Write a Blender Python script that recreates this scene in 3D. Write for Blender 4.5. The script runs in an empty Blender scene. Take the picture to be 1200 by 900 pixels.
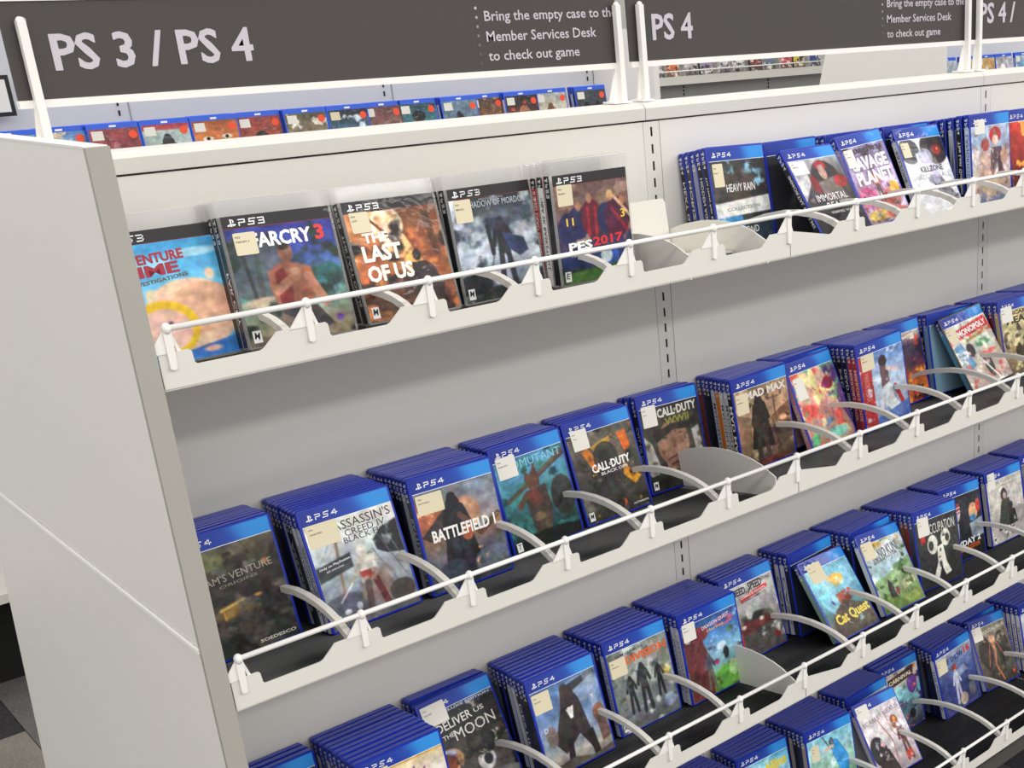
import bpy, math, random
import numpy as np
from mathutils import Matrix, Vector, noise
random.seed(7)
C = bpy.context.scene.collection
sc = bpy.context.scene
# ------------------------------------------------------------------ camera
cam = bpy.data.cameras.new('camera'); co = bpy.data.objects.new('camera', cam); C.objects.link(co)
FPX = 1462.69; CX = 908.06; CY = 592.15
rv = Vector((0.71197423, -0.70109173, -0.03953567)); uv_ = Vector((0.27947435, 0.23126187, 0.93188628)); fv = Vector((0.64419467, 0.67452822, -0.36058965))
Mx = Matrix.Identity(4)
for i in range(3):
    Mx[i][0] = rv[i]; Mx[i][1] = uv_[i]; Mx[i][2] = -fv[i]
Mx[0][3], Mx[1][3], Mx[2][3] = -0.3401, -1.6746, 1.5799
co.matrix_world = Mx
cam.sensor_fit = 'HORIZONTAL'; cam.sensor_width = 36; cam.lens = FPX / 1200 * 36
cam.shift_x = (600 - CX) / 1200; cam.shift_y = (CY - 450) / 1200
cam.clip_start = 0.05; cam.clip_end = 60
sc.camera = co
# ------------------------------------------------------------------ light
w = bpy.data.worlds.new('world'); sc.world = w; w.use_nodes = True
w.node_tree.nodes['Background'].inputs[0].default_value = (1.0, 0.985, 0.965, 1)
w.node_tree.nodes['Background'].inputs[1].default_value = 0.88
def area(name, loc, sx, sy, power, col=(1, .975, .94), rot=(0, 0, 0)):
    l = bpy.data.lights.new(name, 'AREA'); l.shape = 'RECTANGLE'; l.size = sx; l.size_y = sy; l.energy = power; l.color = col
    o = bpy.data.objects.new(name, l); o.location = loc; o.rotation_euler = rot; C.objects.link(o)
for i, (y, pw) in enumerate(((-5.2, 62), (-3.0, 40), (-0.2, 9), (2.6, 20), (5.4, 22))):
    for x in (-2.2, 0.6, 3.4, 6.2):
        area('ceiling_lamp', (x, y, 3.5), 2.2, .6, pw)
sc.view_settings.view_transform = 'Standard'; sc.view_settings.look = 'None'
sc.view_settings.exposure = 0.0; sc.view_settings.gamma = 1; sc.view_settings.use_curve_mapping = False

# ------------------------------------------------------------------ materials
def lin(c):
    c = np.asarray(c, float); return np.where(c <= .04045, c / 12.92, ((c + .055) / 1.055) ** 2.4)
def hx(h):
    if not isinstance(h, str): return np.array(h, float)
    if len(h) == 3: h = ''.join(a * 2 for a in h)
    return np.array([int(h[i:i + 2], 16) / 255 for i in (0, 2, 4)])
MC = {}
def mat(name, col, rough=.5, metal=0, bump=0, bscale=200, var=0, spec=.5, coat=0, trans=0):
    if name in MC: return MC[name]
    m = bpy.data.materials.new(name); m.use_nodes = True; nt = m.node_tree; b = nt.nodes['Principled BSDF']
    c = (*lin(hx(col)), 1)
    b.inputs['Base Color'].default_value = c; b.inputs['Roughness'].default_value = rough; b.inputs['Metallic'].default_value = metal
    b.inputs['Specular IOR Level'].default_value = spec; b.inputs['Coat Weight'].default_value = coat
    if var or bump:
        tc = nt.nodes.new('ShaderNodeTexCoord'); n = nt.nodes.new('ShaderNodeTexNoise'); n.inputs['Scale'].default_value = bscale; n.inputs['Detail'].default_value = 4
        nt.links.new(tc.outputs['Object'], n.inputs['Vector'])
        if var:
            r = nt.nodes.new('ShaderNodeMapRange'); r.inputs['To Min'].default_value = 1 - var; r.inputs['To Max'].default_value = 1 + var
            mx = nt.nodes.new('ShaderNodeMix'); mx.data_type = 'RGBA'; mx.blend_type = 'MULTIPLY'; mx.inputs['Factor'].default_value = 1
            nt.links.new(n.outputs['Fac'], r.inputs['Value']); mx.inputs[6].default_value = c; nt.links.new(r.outputs[0], mx.inputs[7]); nt.links.new(mx.outputs[2], b.inputs['Base Color'])
        if bump:
            bp = nt.nodes.new('ShaderNodeBump'); bp.inputs['Strength'].default_value = bump; bp.inputs['Distance'].default_value = .001
            nt.links.new(n.outputs['Fac'], bp.inputs['Height']); nt.links.new(bp.outputs[0], b.inputs['Normal'])
    MC[name] = m; return m
WHITE = mat('white_powder_coat', 'dedbd3', .42, bump=.08, bscale=900)
WALL = mat('white_back_panel', 'e2dfd7', .5, bump=.05, bscale=700, var=.012)
CAPM = mat('white_cap_metal', 'd9d6ce', .38)
RODM = mat('white_rod_enamel', 'efede8', .28)
PANEL = mat('panel_laminate', 'ebe8e2', .45, var=.01, bscale=30)
PEDGE = mat('panel_edge_grey', 'a9a59d', .42)
SEAMW = mat('seam_white', 'fbfaf6', .35)
SEAMD = mat('seam_shade', '3d3a36', .7)  # shade of the shallow seam recess, put into its colour
DARK = mat('slot_cavity_black', '070707', .8)
MAT = mat('black_ribbed_rubber', '101012', .38, spec=.5)
SIGN = mat('sign_charcoal_print', '403b38', .5, var=.015, bscale=60)
SIGNT = mat('sign_lettering_lilac', 'c6c0c8', .5)
BLUE = mat('case_blue_plastic', '0f2ba4', .3, spec=.5, coat=.12)
BLUER = mat('bluray_case_blue', '0a55d8', .3)
BLACKC = mat('case_black_plastic', '121216', .3)
CREAM = mat('sticker_cream', 'dcd2b4', .6)
STW = mat('sticker_white', 'e6e3da', .6)
ORG = mat('sticker_orange', 'f2502a', .5)
INK = mat('ink_dark', '3a342c', .6)
def ink(h):
    return mat('ink_' + h, h, .35)
# printed sleeve: colour comes from the printed colours stored in the mesh, under a slightly wrinkled clear film
pm = bpy.data.materials.new('printed_sleeve'); pm.use_nodes = True; nt = pm.node_tree; b = nt.nodes['Principled BSDF']
at_ = nt.nodes.new('ShaderNodeAttribute'); at_.attribute_name = 'Col'; nt.links.new(at_.outputs['Color'], b.inputs['Base Color'])
b.inputs['Roughness'].default_value = .55; b.inputs['Specular IOR Level'].default_value = .3; b.inputs['Coat Weight'].default_value = .35; b.inputs['Coat Roughness'].default_value = .1
oi = nt.nodes.new('ShaderNodeObjectInfo'); tc = nt.nodes.new('ShaderNodeTexCoord'); ad = nt.nodes.new('ShaderNodeVectorMath'); ad.operation = 'ADD'
sca = nt.nodes.new('ShaderNodeVectorMath'); sca.operation = 'SCALE'; sca.inputs['Scale'].default_value = 3.0
nt.links.new(oi.outputs['Location'], sca.inputs[0]); nt.links.new(tc.outputs['Object'], ad.inputs[0]); nt.links.new(sca.outputs[0], ad.inputs[1])
nn = nt.nodes.new('ShaderNodeTexNoise'); nn.inputs['Scale'].default_value = 26; nn.inputs['Detail'].default_value = 2; nn.inputs['Distortion'].default_value = 1.2
nt.links.new(ad.outputs[0], nn.inputs['Vector'])
bp = nt.nodes.new('ShaderNodeBump'); bp.inputs['Strength'].default_value = .35; bp.inputs['Distance'].default_value = .004
nt.links.new(nn.outputs['Fac'], bp.inputs['Height']); nt.links.new(bp.outputs[0], b.inputs['Coat Normal'])
PRINT = pm
# clear plastic case
cm = bpy.data.materials.new('clear_case_plastic'); cm.use_nodes = True; nt = cm.node_tree; b = nt.nodes['Principled BSDF']
b.inputs['Base Color'].default_value = (.86, .85, .84, 1); b.inputs['Roughness'].default_value = .15; b.inputs['Coat Weight'].default_value = .5
tr = nt.nodes.new('ShaderNodeBsdfTransparent'); tr.inputs[0].default_value = (.96, .955, .95, 1); ms = nt.nodes.new('ShaderNodeMixShader'); ms.inputs[0].default_value = .22
nt.links.new(tr.outputs[0], ms.inputs[1]); nt.links.new(b.outputs[0], ms.inputs[2]); nt.links.new(ms.outputs[0], nt.nodes['Material Output'].inputs[0])
CLEAR = cm
# carpet
def carpet(i, base, band):
    m = bpy.data.materials.new('carpet_tile_pile'); m.use_nodes = True; nt = m.node_tree; b = nt.nodes['Principled BSDF']; b.inputs['Roughness'].default_value = .95; b.inputs['Specular IOR Level'].default_value = .1
    tc = nt.nodes.new('ShaderNodeTexCoord'); n = nt.nodes.new('ShaderNodeTexNoise'); n.inputs['Scale'].default_value = 180; n.inputs['Detail'].default_value = 6
    wv = nt.nodes.new('ShaderNodeTexNoise'); wv.inputs['Scale'].default_value = 9
    nt.links.new(tc.outputs['Object'], n.inputs['Vector']); nt.links.new(tc.outputs['Object'], wv.inputs['Vector'])
    r = nt.nodes.new('ShaderNodeValToRGB'); r.color_ramp.elements[0].color = (*lin(hx(base)), 1); r.color_ramp.elements[1].color = (*lin(hx(band)), 1)
    r.color_ramp.elements[0].position = .35; r.color_ramp.elements[1].position = .7
    a = nt.nodes.new('ShaderNodeMath'); a.operation = 'MULTIPLY_ADD'; a.inputs[1].default_value = .7; nt.links.new(n.outputs['Fac'], a.inputs[0])
    a2 = nt.nodes.new('ShaderNodeMath'); a2.operation = 'MULTIPLY'; a2.inputs[1].default_value = .3; nt.links.new(wv.outputs['Fac'], a2.inputs[0]); nt.links.new(a2.outputs[0], a.inputs[2])
    nt.links.new(a.outputs[0], r.inputs[0]); nt.links.new(r.outputs[0], b.inputs['Base Color'])
    return m
CARP = [carpet(0, '2c2b2d', '464446'), carpet(1, '565454', '74706e'), carpet(2, '6c6861', '89847b'), carpet(3, '1f1f22', '363538')]

# ------------------------------------------------------------------ mesh helpers
def obj(name, me, parent=None, m=None, **props):
    o = bpy.data.objects.new(name, me); C.objects.link(o)
    if m is not None and me is not None and not me.materials: me.materials.append(m)
    if parent is not None: o.parent = parent
    for k, v in props.items(): o[k] = v
    return o
def thing(name, label, cat, group=None, loc=(0, 0, 0)):
    o = bpy.data.objects.new(name, None); C.objects.link(o); o.location = loc; o.empty_display_size = .05
    o['label'] = label; o['category'] = cat
    if group: o['group'] = group
    return o
class MB:
    def __init__(s): s.v = []; s.f = []
    def box(s, x0, x1, y0, y1, z0, z1):
        n = len(s.v); s.v += [(x, y, z) for z in (z0, z1) for y in (y0, y1) for x in (x0, x1)]
        s.f += [tuple(n + i for i in q) for q in ((0, 2, 3, 1), (4, 5, 7, 6), (0, 1, 5, 4), (2, 6, 7, 3), (0, 4, 6, 2), (1, 3, 7, 5))]; return s
    def poly(s, pts):
        n = len(s.v); s.v += [tuple(p) for p in pts]; s.f.append(tuple(range(n, n + len(pts)))); return s
    def prism(s, pts, axis, a, b_):
        # pts: 2D outline in the plane perpendicular to axis, extruded from a to b_
        n = len(s.v); k = len(pts)
        def mk(p, t):
            return {'X': (t, p[0], p[1]), 'Y': (p[0], t, p[1]), 'Z': (p[0], p[1], t)}[axis]
        s.v += [mk(p, a) for p in pts] + [mk(p, b_) for p in pts]
        s.f.append(tuple(range(n, n + k))); s.f.append(tuple(range(n + 2 * k - 1, n + k - 1, -1)))
        for i in range(k):
            j = (i + 1) % k; s.f.append((n + i, n + k + i, n + k + j, n + j))
        return s
    def tube(s, p0, p1, r, seg=10, cap=True):
        p0 = Vector(p0); p1 = Vector(p1); d = (p1 - p0).normalized(); a = d.orthogonal().normalized(); bb = d.cross(a); n = len(s.v)
        for p in (p0, p1):
            for i in range(seg):
                t = 2 * math.pi * i / seg; s.v.append(tuple(p + a * math.cos(t) * r + bb * math.sin(t) * r))
        for i in range(seg):
            j = (i + 1) % seg; s.f.append((n + i, n + j, n + seg + j, n + seg + i))
        if cap: s.f.append(tuple(range(n + seg - 1, n - 1, -1))); s.f.append(tuple(range(n + seg, n + 2 * seg)))
        return s
    def ball(s, c, r, seg=10, rings=6, sc=(1, 1, 1)):
        n = len(s.v)
        for i in range(rings + 1):
            th = math.pi * i / rings
            for j in range(seg):
                ph = 2 * math.pi * j / seg
                s.v.append((c[0] + sc[0] * r * math.sin(th) * math.cos(ph), c[1] + sc[1] * r * math.sin(th) * math.sin(ph), c[2] + sc[2] * r * math.cos(th)))
        for i in range(rings):
            for j in range(seg):
                k = (j + 1) % seg; s.f.append((n + i * seg + j, n + (i + 1) * seg + j, n + (i + 1) * seg + k, n + i * seg + k))
        return s
    def mesh(s, name, m=None, smooth=False):
        me = bpy.data.meshes.new(name); me.from_pydata(s.v, [], s.f); me.update()
        import bmesh
        bm = bmesh.new(); bm.from_mesh(me); bmesh.ops.recalc_face_normals(bm, faces=bm.faces); bm.to_mesh(me); bm.free()
        if m is not None: me.materials.append(m)
        if smooth:
            for p in me.polygons: p.use_smooth = True
        return me
def flat_mesh(name, polys, m, y=0.0):
    """polygons lying in the xz plane facing -y"""
    v = []; f = []
    for p in polys:
        n = len(v); v += [(a, y, b_) for a, b_ in p]; f.append(tuple(range(n, n + len(p))))
    me = bpy.data.meshes.new(name); me.from_pydata(v, [], f); me.update()
    if m is not None: me.materials.append(m)
    return me
def colour_mesh(name, v, f, cols):
    me = bpy.data.meshes.new(name); me.from_pydata(v, [], f); me.update()
    a = me.color_attributes.new('Col', 'FLOAT_COLOR', 'POINT'); arr = np.ones((len(v), 4), np.float32); arr[:, :3] = lin(np.clip(np.asarray(cols), 0, 1))
    a.data.foreach_set('color', arr.ravel()); me.materials.append(PRINT); return me
# ---- lettering
TC = {}
def text_geo(s, bold=.02):
    key = (s, bold)
    if key in TC: return TC[key]
    cu = bpy.data.curves.new('lettering', 'FONT'); cu.body = s; cu.offset = min(bold, .012); cu.resolution_u = 2; cu.fill_mode = 'FRONT'
    o = bpy.data.objects.new('lettering', cu); C.objects.link(o); bpy.context.view_layer.update()
    me = bpy.data.meshes.new_from_object(o); v = np.array([tuple(p.co) for p in me.vertices]); f = [tuple(p.vertices) for p in me.polygons]
    bpy.data.objects.remove(o); bpy.data.meshes.remove(me); bpy.data.curves.remove(cu)
    if bold > .02:       # heavy weight: the strokes are widened by overlaid copies
        e = (bold - .012) * .62; n0 = len(v); vv = []; ff = []
        for k, (dx, dy) in enumerate(((-e, 0), (e, 0), (0, e * .8), (0, -e * .8), (-e * .7, e * .6), (e * .7, -e * .6), (e * .7, e * .6), (-e * .7, -e * .6))):
            vv.append(v + np.array([dx, dy, k + 1.0])); ff += [tuple(i + k * n0 for i in q) for q in f]
        v = np.vstack(vv); f = ff
    TC[key] = (v, f); return TC[key]
def lettering(s, x, z, wd, ht, m, parent, y=-.0006, rot=0, bold=.02, name='title_lettering', align='c', facing='-y', shear=0):
    """fits the string into wd x ht (ht = full glyph box) centred at x,z in the parent's front plane"""
    v, f = text_geo(s, bold)
    if len(v) == 0: return None
    mn = v.min(0); mxv = v.max(0); sx = wd / (mxv[0] - mn[0]); sy = ht / (mxv[1] - mn[1])
    px = (v[:, 0] - (mn[0] + mxv[0]) / 2) * sx; pz = (v[:, 1] - (mn[1] + mxv[1]) / 2) * sy
    px = px + shear * pz
    if align == 'l': px = px + wd / 2
    c, sn = math.cos(rot), math.sin(rot); qx = c * px - sn * pz + x; qz = sn * px + c * pz + z
    vv = [(a, y - d * 1.5e-5, b_) for a, b_, d in zip(qx, qz, v[:, 2])]
    me = bpy.data.meshes.new(name); me.from_pydata(vv, [], f); me.update(); me.materials.append(m)
    return obj(name, me, parent)

def strokes(pl, wd):
    out = []
    for line in pl:
        for (x0, z0), (x1, z1) in zip(line[:-1], line[1:]):
            L = math.hypot(x1 - x0, z1 - z0); dx, dz = (x1 - x0) / L, (z1 - z0) / L; e = wd / 2
            a = (x0 - dx * e, z0 - dz * e); b_ = (x1 + dx * e, z1 + dz * e); nx, nz = -dz * e, dx * e
            out.append([(a[0] - nx, a[1] - nz), (b_[0] - nx, b_[1] - nz), (b_[0] + nx, b_[1] + nz), (a[0] + nx, a[1] + nz)])
    return out
def logo_polys(d, h):
    P = [[(.37, .0), (.37, 1.0), (.53, .95), (.53, .06)], [(.53, .95), (.72, .87), (.8, .76), (.8, .6), (.72, .5), (.6, .52), (.6, .6), (.66, .62), (.67, .72), (.6, .8), (.53, .83)],
         [(.34, .36), (.1, .27), (0, .18), (.06, .09), (.2, .07), (.34, .12), (.34, .22), (.18, .17), (.18, .2), (.34, .27)], [(.56, .33), (.75, .38), (.95, .31), (1, .23), (.9, .15), (.56, .03), (.56, .13), (.8, .22), (.77, .25), (.56, .2)]]
    out = [[(x * h * 1.15, z * h) for x, z in p] for p in P]
    g = {'P': [[(0, 0), (0, .5), (.85, .5), (.85, 1), (0, 1)]], 'S': [[(-.1, 0), (.72, 0), (.8, .5), (.1, .5), (.18, 1), (1, 1)]], '4': [[(.78, 0), (.78, 1), (0, .3), (1.05, .3)]], '3': [[(0, 1), (.85, 1), (.85, 0), (0, 0)], [(.15, .5), (.85, .5)]]}
    x0 = h * 1.55; lh = h * .72
    for i, c in enumerate('PS' + d):
        for q in strokes([[(x * lh * 1.25, z * lh) for x, z in l] for l in g[c]], lh * .2): out.append([(x + x0 + i * lh * 1.75, z + h * .1) for x, z in q])
    return out
LOGO_W = ink('f2f2f4')
LM = {d: flat_mesh('system_logo', logo_polys(d, .0088), LOGO_W) for d in '34'}
# spine logo reads downwards on a face looking to -x : local y runs to the back, z up
def spine_logo_mesh(d):
    v = []; f = []
    for p in logo_polys(d, .0068):
        n = len(v); v += [(0, .0035 + b_ , -a * .8) for a, b_ in p]; f.append(tuple(range(n, n + len(p))))
    me = bpy.data.meshes.new('spine_logo'); me.from_pydata(v, [], f); me.update(); me.materials.append(LOGO_W); return me
SLM = {d: spine_logo_mesh(d) for d in '34'}

# ------------------------------------------------------------------ cover painter (flat print stored as mesh colours)
NX, NY = 86, 102
def vnoise(scale, seed, asp=.787):
    r = np.random.RandomState(seed); out = np.zeros((NY, NX)); amp = 1; tot = 0
    for o in range(4):
        sx = max(2, int(scale * asp * 2 ** o) + 2); sy = max(2, int(scale * 2 ** o) + 2); g = r.rand(sy, sx)
        yy = np.linspace(0, sy - 1.001, NY); xx = np.linspace(0, sx - 1.001, NX); yi = yy.astype(int); xi = xx.astype(int); fy = (yy - yi)[:, None]; fx = (xx - xi)[None]
        fy = fy * fy * (3 - 2 * fy); fx = fx * fx * (3 - 2 * fx)
        a = g[np.ix_(yi, xi)]; b_ = g[np.ix_(yi, xi + 1)]; c = g[np.ix_(yi + 1, xi)]; d = g[np.ix_(yi + 1, xi + 1)]
        out += amp * ((a * (1 - fx) + b_ * fx) * (1 - fy) + (c * (1 - fx) + d * fx) * fy); tot += amp; amp *= .55
    return out / tot
def seg_d(X, Y, x0, y0, x1, y1):
    dx, dy = x1 - x0, y1 - y0; t = np.clip(((X - x0) * dx + (Y - y0) * dy) / (dx * dx + dy * dy + 1e-9), 0, 1)
    return np.hypot(X - x0 - t * dx, Y - y0 - t * dy), t
def paint(ops, v0, seed):
    U, V = np.meshgrid(np.linspace(0, 1, NX), np.linspace(v0, 1, NY)); X = U * .787; Y = V
    img = np.zeros((NY, NX, 3)); s = seed * 13
    def blend(a, c):
        nonlocal img
        a = np.clip(a, 0, 1)[..., None]; img = img * (1 - a) + hx(c) * a
    def man(u, v, h, c, c2, k):
        x = u * .787
        parts = [((x, v + .13 * h), (x, v + .48 * h), .085 * h, c), ((x - .09 * h, v + .18 * h), (x - .15 * h, v + .42 * h), .035 * h, c), ((x + .09 * h, v + .18 * h), (x + .16 * h, v + .4 * h), .035 * h, c),
                 ((x - .05 * h, v + .5 * h), (x - .09 * h, v + h), .045 * h, c2), ((x + .05 * h, v + .5 * h), (x + .1 * h, v + h), .045 * h, c2)]
        if k: # long coat
            px = [x - .1 * h, x + .1 * h, x + .24 * h, x - .22 * h]; poly(list(zip([q / .787 for q in px], [v + .15 * h, v + .15 * h, v + .85 * h, v + .8 * h])), c, 1)
        for p, q, w_, cc in parts:
            d, t = seg_d(X, Y, *p, *q); blend((w_ - d) / .012 + .5, cc)
        d = np.hypot((X - x), (Y - v - .06 * h)); blend((.055 * h - d) / .01 + .5, c2 if not k else c)
    def poly(pts, c, a=1):
        P_ = [(p[0] * .787, p[1]) for p in pts]; ins = np.zeros(X.shape, bool); dm = np.full(X.shape, 9.)
        for (x0, y0), (x1, y1) in zip(P_, P_[1:] + P_[:1]):
            dm = np.minimum(dm, seg_d(X, Y, x0, y0, x1, y1)[0])
            cond = ((y0 > Y) != (y1 > Y)); xc = (x1 - x0) * (Y - y0) / ((y1 - y0) + 1e-12) + x0; ins ^= cond & (X < xc)
        blend((np.where(ins, dm, -dm) / .012 + .5).clip(0, 1) * a, c)
    for o in ops:
        k = o[0]
        if k == 'G':
            cs = [hx(c) for c in o[1:]]; t = (V - v0) / (1 - v0) * (len(cs) - 1); i = np.clip(t.astype(int), 0, len(cs) - 2); f = (t - i)[..., None]; arr = np.array(cs); img = arr[i] * (1 - f) + arr[i + 1] * f
        elif k == 'N': s += 1; img = img * (1 + o[1] * (vnoise(o[2], s) - .5)[..., None] * 2.6)
        elif k == 'B': s += 1; blend((vnoise(o[2], s) - o[3]) * 9 * (o[4] if len(o) > 4 else 1), o[1])
        elif k == 'E':
            _, u, v, ru, rv_, c = o[:6]; a = o[6] if len(o) > 6 else 1; ro = o[7] if len(o) > 7 else 0; so = o[8] if len(o) > 8 else .015
            dx = X - u * .787; dy = Y - v; cc, ss = math.cos(ro), math.sin(ro); ex = (cc * dx + ss * dy) / (ru * .787); ey = (-ss * dx + cc * dy) / rv_
            blend((1 - np.hypot(ex, ey)) * min(ru, rv_) / so * a if a == 1 else ((1 - np.hypot(ex, ey)) * min(ru, rv_) / so).clip(0, 1) * a, c)
        elif k == 'P': poly(o[1], o[2], o[3] if len(o) > 3 else 1)
        elif k == 'L':
            pts, w_, c = o[1:4]; a = o[4] if len(o) > 4 else 1
            for (u0, q0), (u1, q1) in zip(pts[:-1], pts[1:]):
                d, t = seg_d(X, Y, u0 * .787, q0, u1 * .787, q1); blend(((w_ - d) / .01 + .5).clip(0, 1) * a, c)
        elif k == 'M': man(o[1], o[2], o[3], o[4], o[5], o[6] if len(o) > 6 else 0)
    img = img * (1 + .34 * (vnoise(17, seed + 501) - .5)[..., None]) + .10 * (vnoise(30, seed + 777) - .5)[..., None] + .09 * (np.stack([vnoise(12, seed + 31 + q) for q in range(3)], -1) - .5)
    g_ = img.mean(-1, keepdims=True); img = g_ + (img - g_) * 1.0; img = .5 + (img - .5) * 1.1
    return np.clip(img, 0, 1)
def grid_mesh(name, img, x0, x1, z0, z1, y=-.0003):
    xs = np.linspace(x0, x1, NX); zs = np.linspace(z1, z0, NY)
    v = [(x, y, z) for z in zs for x in xs]; f = [(j * NX + i, (j + 1) * NX + i, (j + 1) * NX + i + 1, j * NX + i + 1) for j in range(NY - 1) for i in range(NX - 1)]
    return colour_mesh(name, v, f, img.reshape(-1, 3))

# ------------------------------------------------------------------ game case building blocks
W, H, T = .136, .172, .0133
def shell_mesh(name, m, w_=W, h=H, t=T, r=.0045, seam=True):
    def ring(y, ins):
        pts = []; x0, x1, z0, z1 = -w_ / 2 + ins, w_ / 2 - ins, ins, h - ins; rr = max(r - ins, .0008)
        for cx, cz, a0 in ((x1 - rr, z0 + rr, -90), (x1 - rr, z1 - rr, 0), (x0 + rr, z1 - rr, 90), (x0 + rr, z0 + rr, 180)):
            for k in range(4):
                a = math.radians(a0 + 30 * k); pts.append((cx + rr * math.cos(a), y, cz + rr * math.sin(a)))
        return pts
    prof = [(0, .0012), (.0012, 0)] + ([(t * .42, 0), (t * .46, .0019), (t * .56, .0019), (t * .60, 0)] if seam else []) + [(t - .0012, 0), (t, .0012)]
    b_ = MB()
    for y, i in prof: b_.v += ring(y, i)
    for k in range(len(prof) - 1):
        for i in range(16):
            j = (i + 1) % 16; b_.f.append((k * 16 + i, k * 16 + j, (k + 1) * 16 + j, (k + 1) * 16 + i))
    b_.f.append(tuple(range(15, -1, -1))); n = (len(prof) - 1) * 16; b_.f.append(tuple(range(n, n + 16)))
    return b_.mesh(name, m)
SH_BLUE = shell_mesh('shell', BLUE); SH_BLACK = shell_mesh('shell', BLACKC); SH_BR = shell_mesh('shell', BLUER)
SH_CLEAR = shell_mesh('clear_shell', CLEAR, t=.0142, seam=False)
IX = .0640; IZ0, IZ1 = .0035, .1685; HB = .1475     # sleeve edges, header lower edge
def header_mesh():
    n = 16; v = []; cols = []
    for j, z in enumerate((IZ1, IZ1 - .007, IZ1 - .014, HB + .0008)):
        for i in range(n):
            x = -IX + 2 * IX * i / (n - 1); v.append((x, -.0003, z)); t = i / (n - 1)
            c = hx('1b2f8f') * (1 - t) + hx('1d4fb8') * t
            g = 1 / (1 + math.exp(-(t * 1.0 - .62 - j * .02) * 26)); c = c * (1 - g) + hx('2f8fe0') * g
            cols.append(c)
    f = [(j * n + i, (j + 1) * n + i, (j + 1) * n + i + 1, j * n + i + 1) for j in range(3) for i in range(n - 1)]
    k = len(v); v += [(-IX, -.0003, HB + .0008), (-IX, -.0003, HB), (IX, -.0003, HB), (IX, -.0003, HB + .0008)]; cols += [hx('e8eef6')] * 4; f.append((k, k + 1, k + 2, k + 3))
    return colour_mesh('header_band', v, f, cols)
HEAD = header_mesh()
def spine_mesh(col, head='16298c', zsplit=HB, z0=IZ0, z1=IZ1, t=T, accent=None):
    x = -W / 2 - .00025; a, b_ = .0013, t - .0013
    v = []; cols = []; f = []
    segs = [(z0, zsplit, col), (zsplit, z1, head)]
    if accent: segs = [(z0, z0 + .028, accent), (z0 + .028, zsplit, col), (zsplit, z1, head)]
    for q0, q1, c in segs:
        n = len(v); v += [(x, b_, q0), (x, a, q0), (x, a, q1), (x, b_, q1)]; f.append((n, n + 1, n + 2, n + 3)); cols += [hx(c)] * 4
    return colour_mesh('spine_print', v, f, cols)
SPC = {}
def spine_for(col, ps3=False, accent=None):
    k = (col, ps3, accent)
    if k not in SPC: SPC[k] = spine_mesh(col, accent=accent) if not ps3 else spine_mesh(col, '1a1a1c', .138, .004, .152, .0142)
    return SPC[k]
def plain_front(col, ps3=False):
    k = ('f', col, ps3)
    if k not in SPC:
        z1 = HB if not ps3 else .152
        v = [(-IX, -.0003, IZ0), (IX, -.0003, IZ0), (IX, -.0003, z1), (-IX, -.0003, z1)]; SPC[k] = colour_mesh('front_print', v, [(0, 1, 2, 3)], [hx(col)] * 4)
    return SPC[k]
def spine_text(root, s, col, z=.075, ln=.1, ht=.0062, y=None):
    v, f = text_geo(s, .02); mn = v.min(0); mxv = v.max(0); y = T / 2
    a = (v[:, 0] - (mn[0] + mxv[0]) / 2) / (mxv[0] - mn[0]) * ln; b_ = (v[:, 1] - (mn[1] + mxv[1]) / 2) / (mxv[1] - mn[1]) * ht
    me = bpy.data.meshes.new('spine_lettering'); me.from_pydata([(-W / 2 - .0005, y + q, z - p) for p, q in zip(a, b_)], [], f); me.update(); me.materials.append(ink(col))
    obj('spine_lettering', me, root)
STK = {}
def sticker(root, u, z, w_, h, m, txt=True):
    k = (m.name, round(w_, 4), round(h, 4))
    if k not in STK:
        bb = MB(); r = .0016; pts = []
        for cx, cz, a0 in ((w_ - r, r, -90), (w_ - r, h - r, 0), (r, h - r, 90), (r, r, 180)):
            for q in range(3): a = math.radians(a0 + 45 * q); pts.append((cx + r * math.cos(a), cz + r * math.sin(a)))
        bb.prism(pts, 'Y', -.0009, -.0003); STK[k] = bb.mesh('price_sticker', m)
    o = obj('price_sticker', STK[k], root); o.location = (u, 0, z)
    return o
def pose_matrix(x, y, z, yaw, roll, lean):
    cr, sr = math.cos(roll), math.sin(roll); cl, sl = math.cos(lean), math.sin(lean); cy, sy = math.cos(yaw), math.sin(yaw)
    R1 = Matrix(((cr, 0, sr), (0, 1, 0), (-sr, 0, cr))); R2 = Matrix(((1, 0, 0), (0, cl, sl), (0, -sl, cl))); R3 = Matrix(((cy, -sy, 0), (sy, cy, 0), (0, 0, 1)))
    M_ = (R3 @ R2 @ R1).to_4x4(); M_.translation = Vector((x, y, z)); return M_

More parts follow.
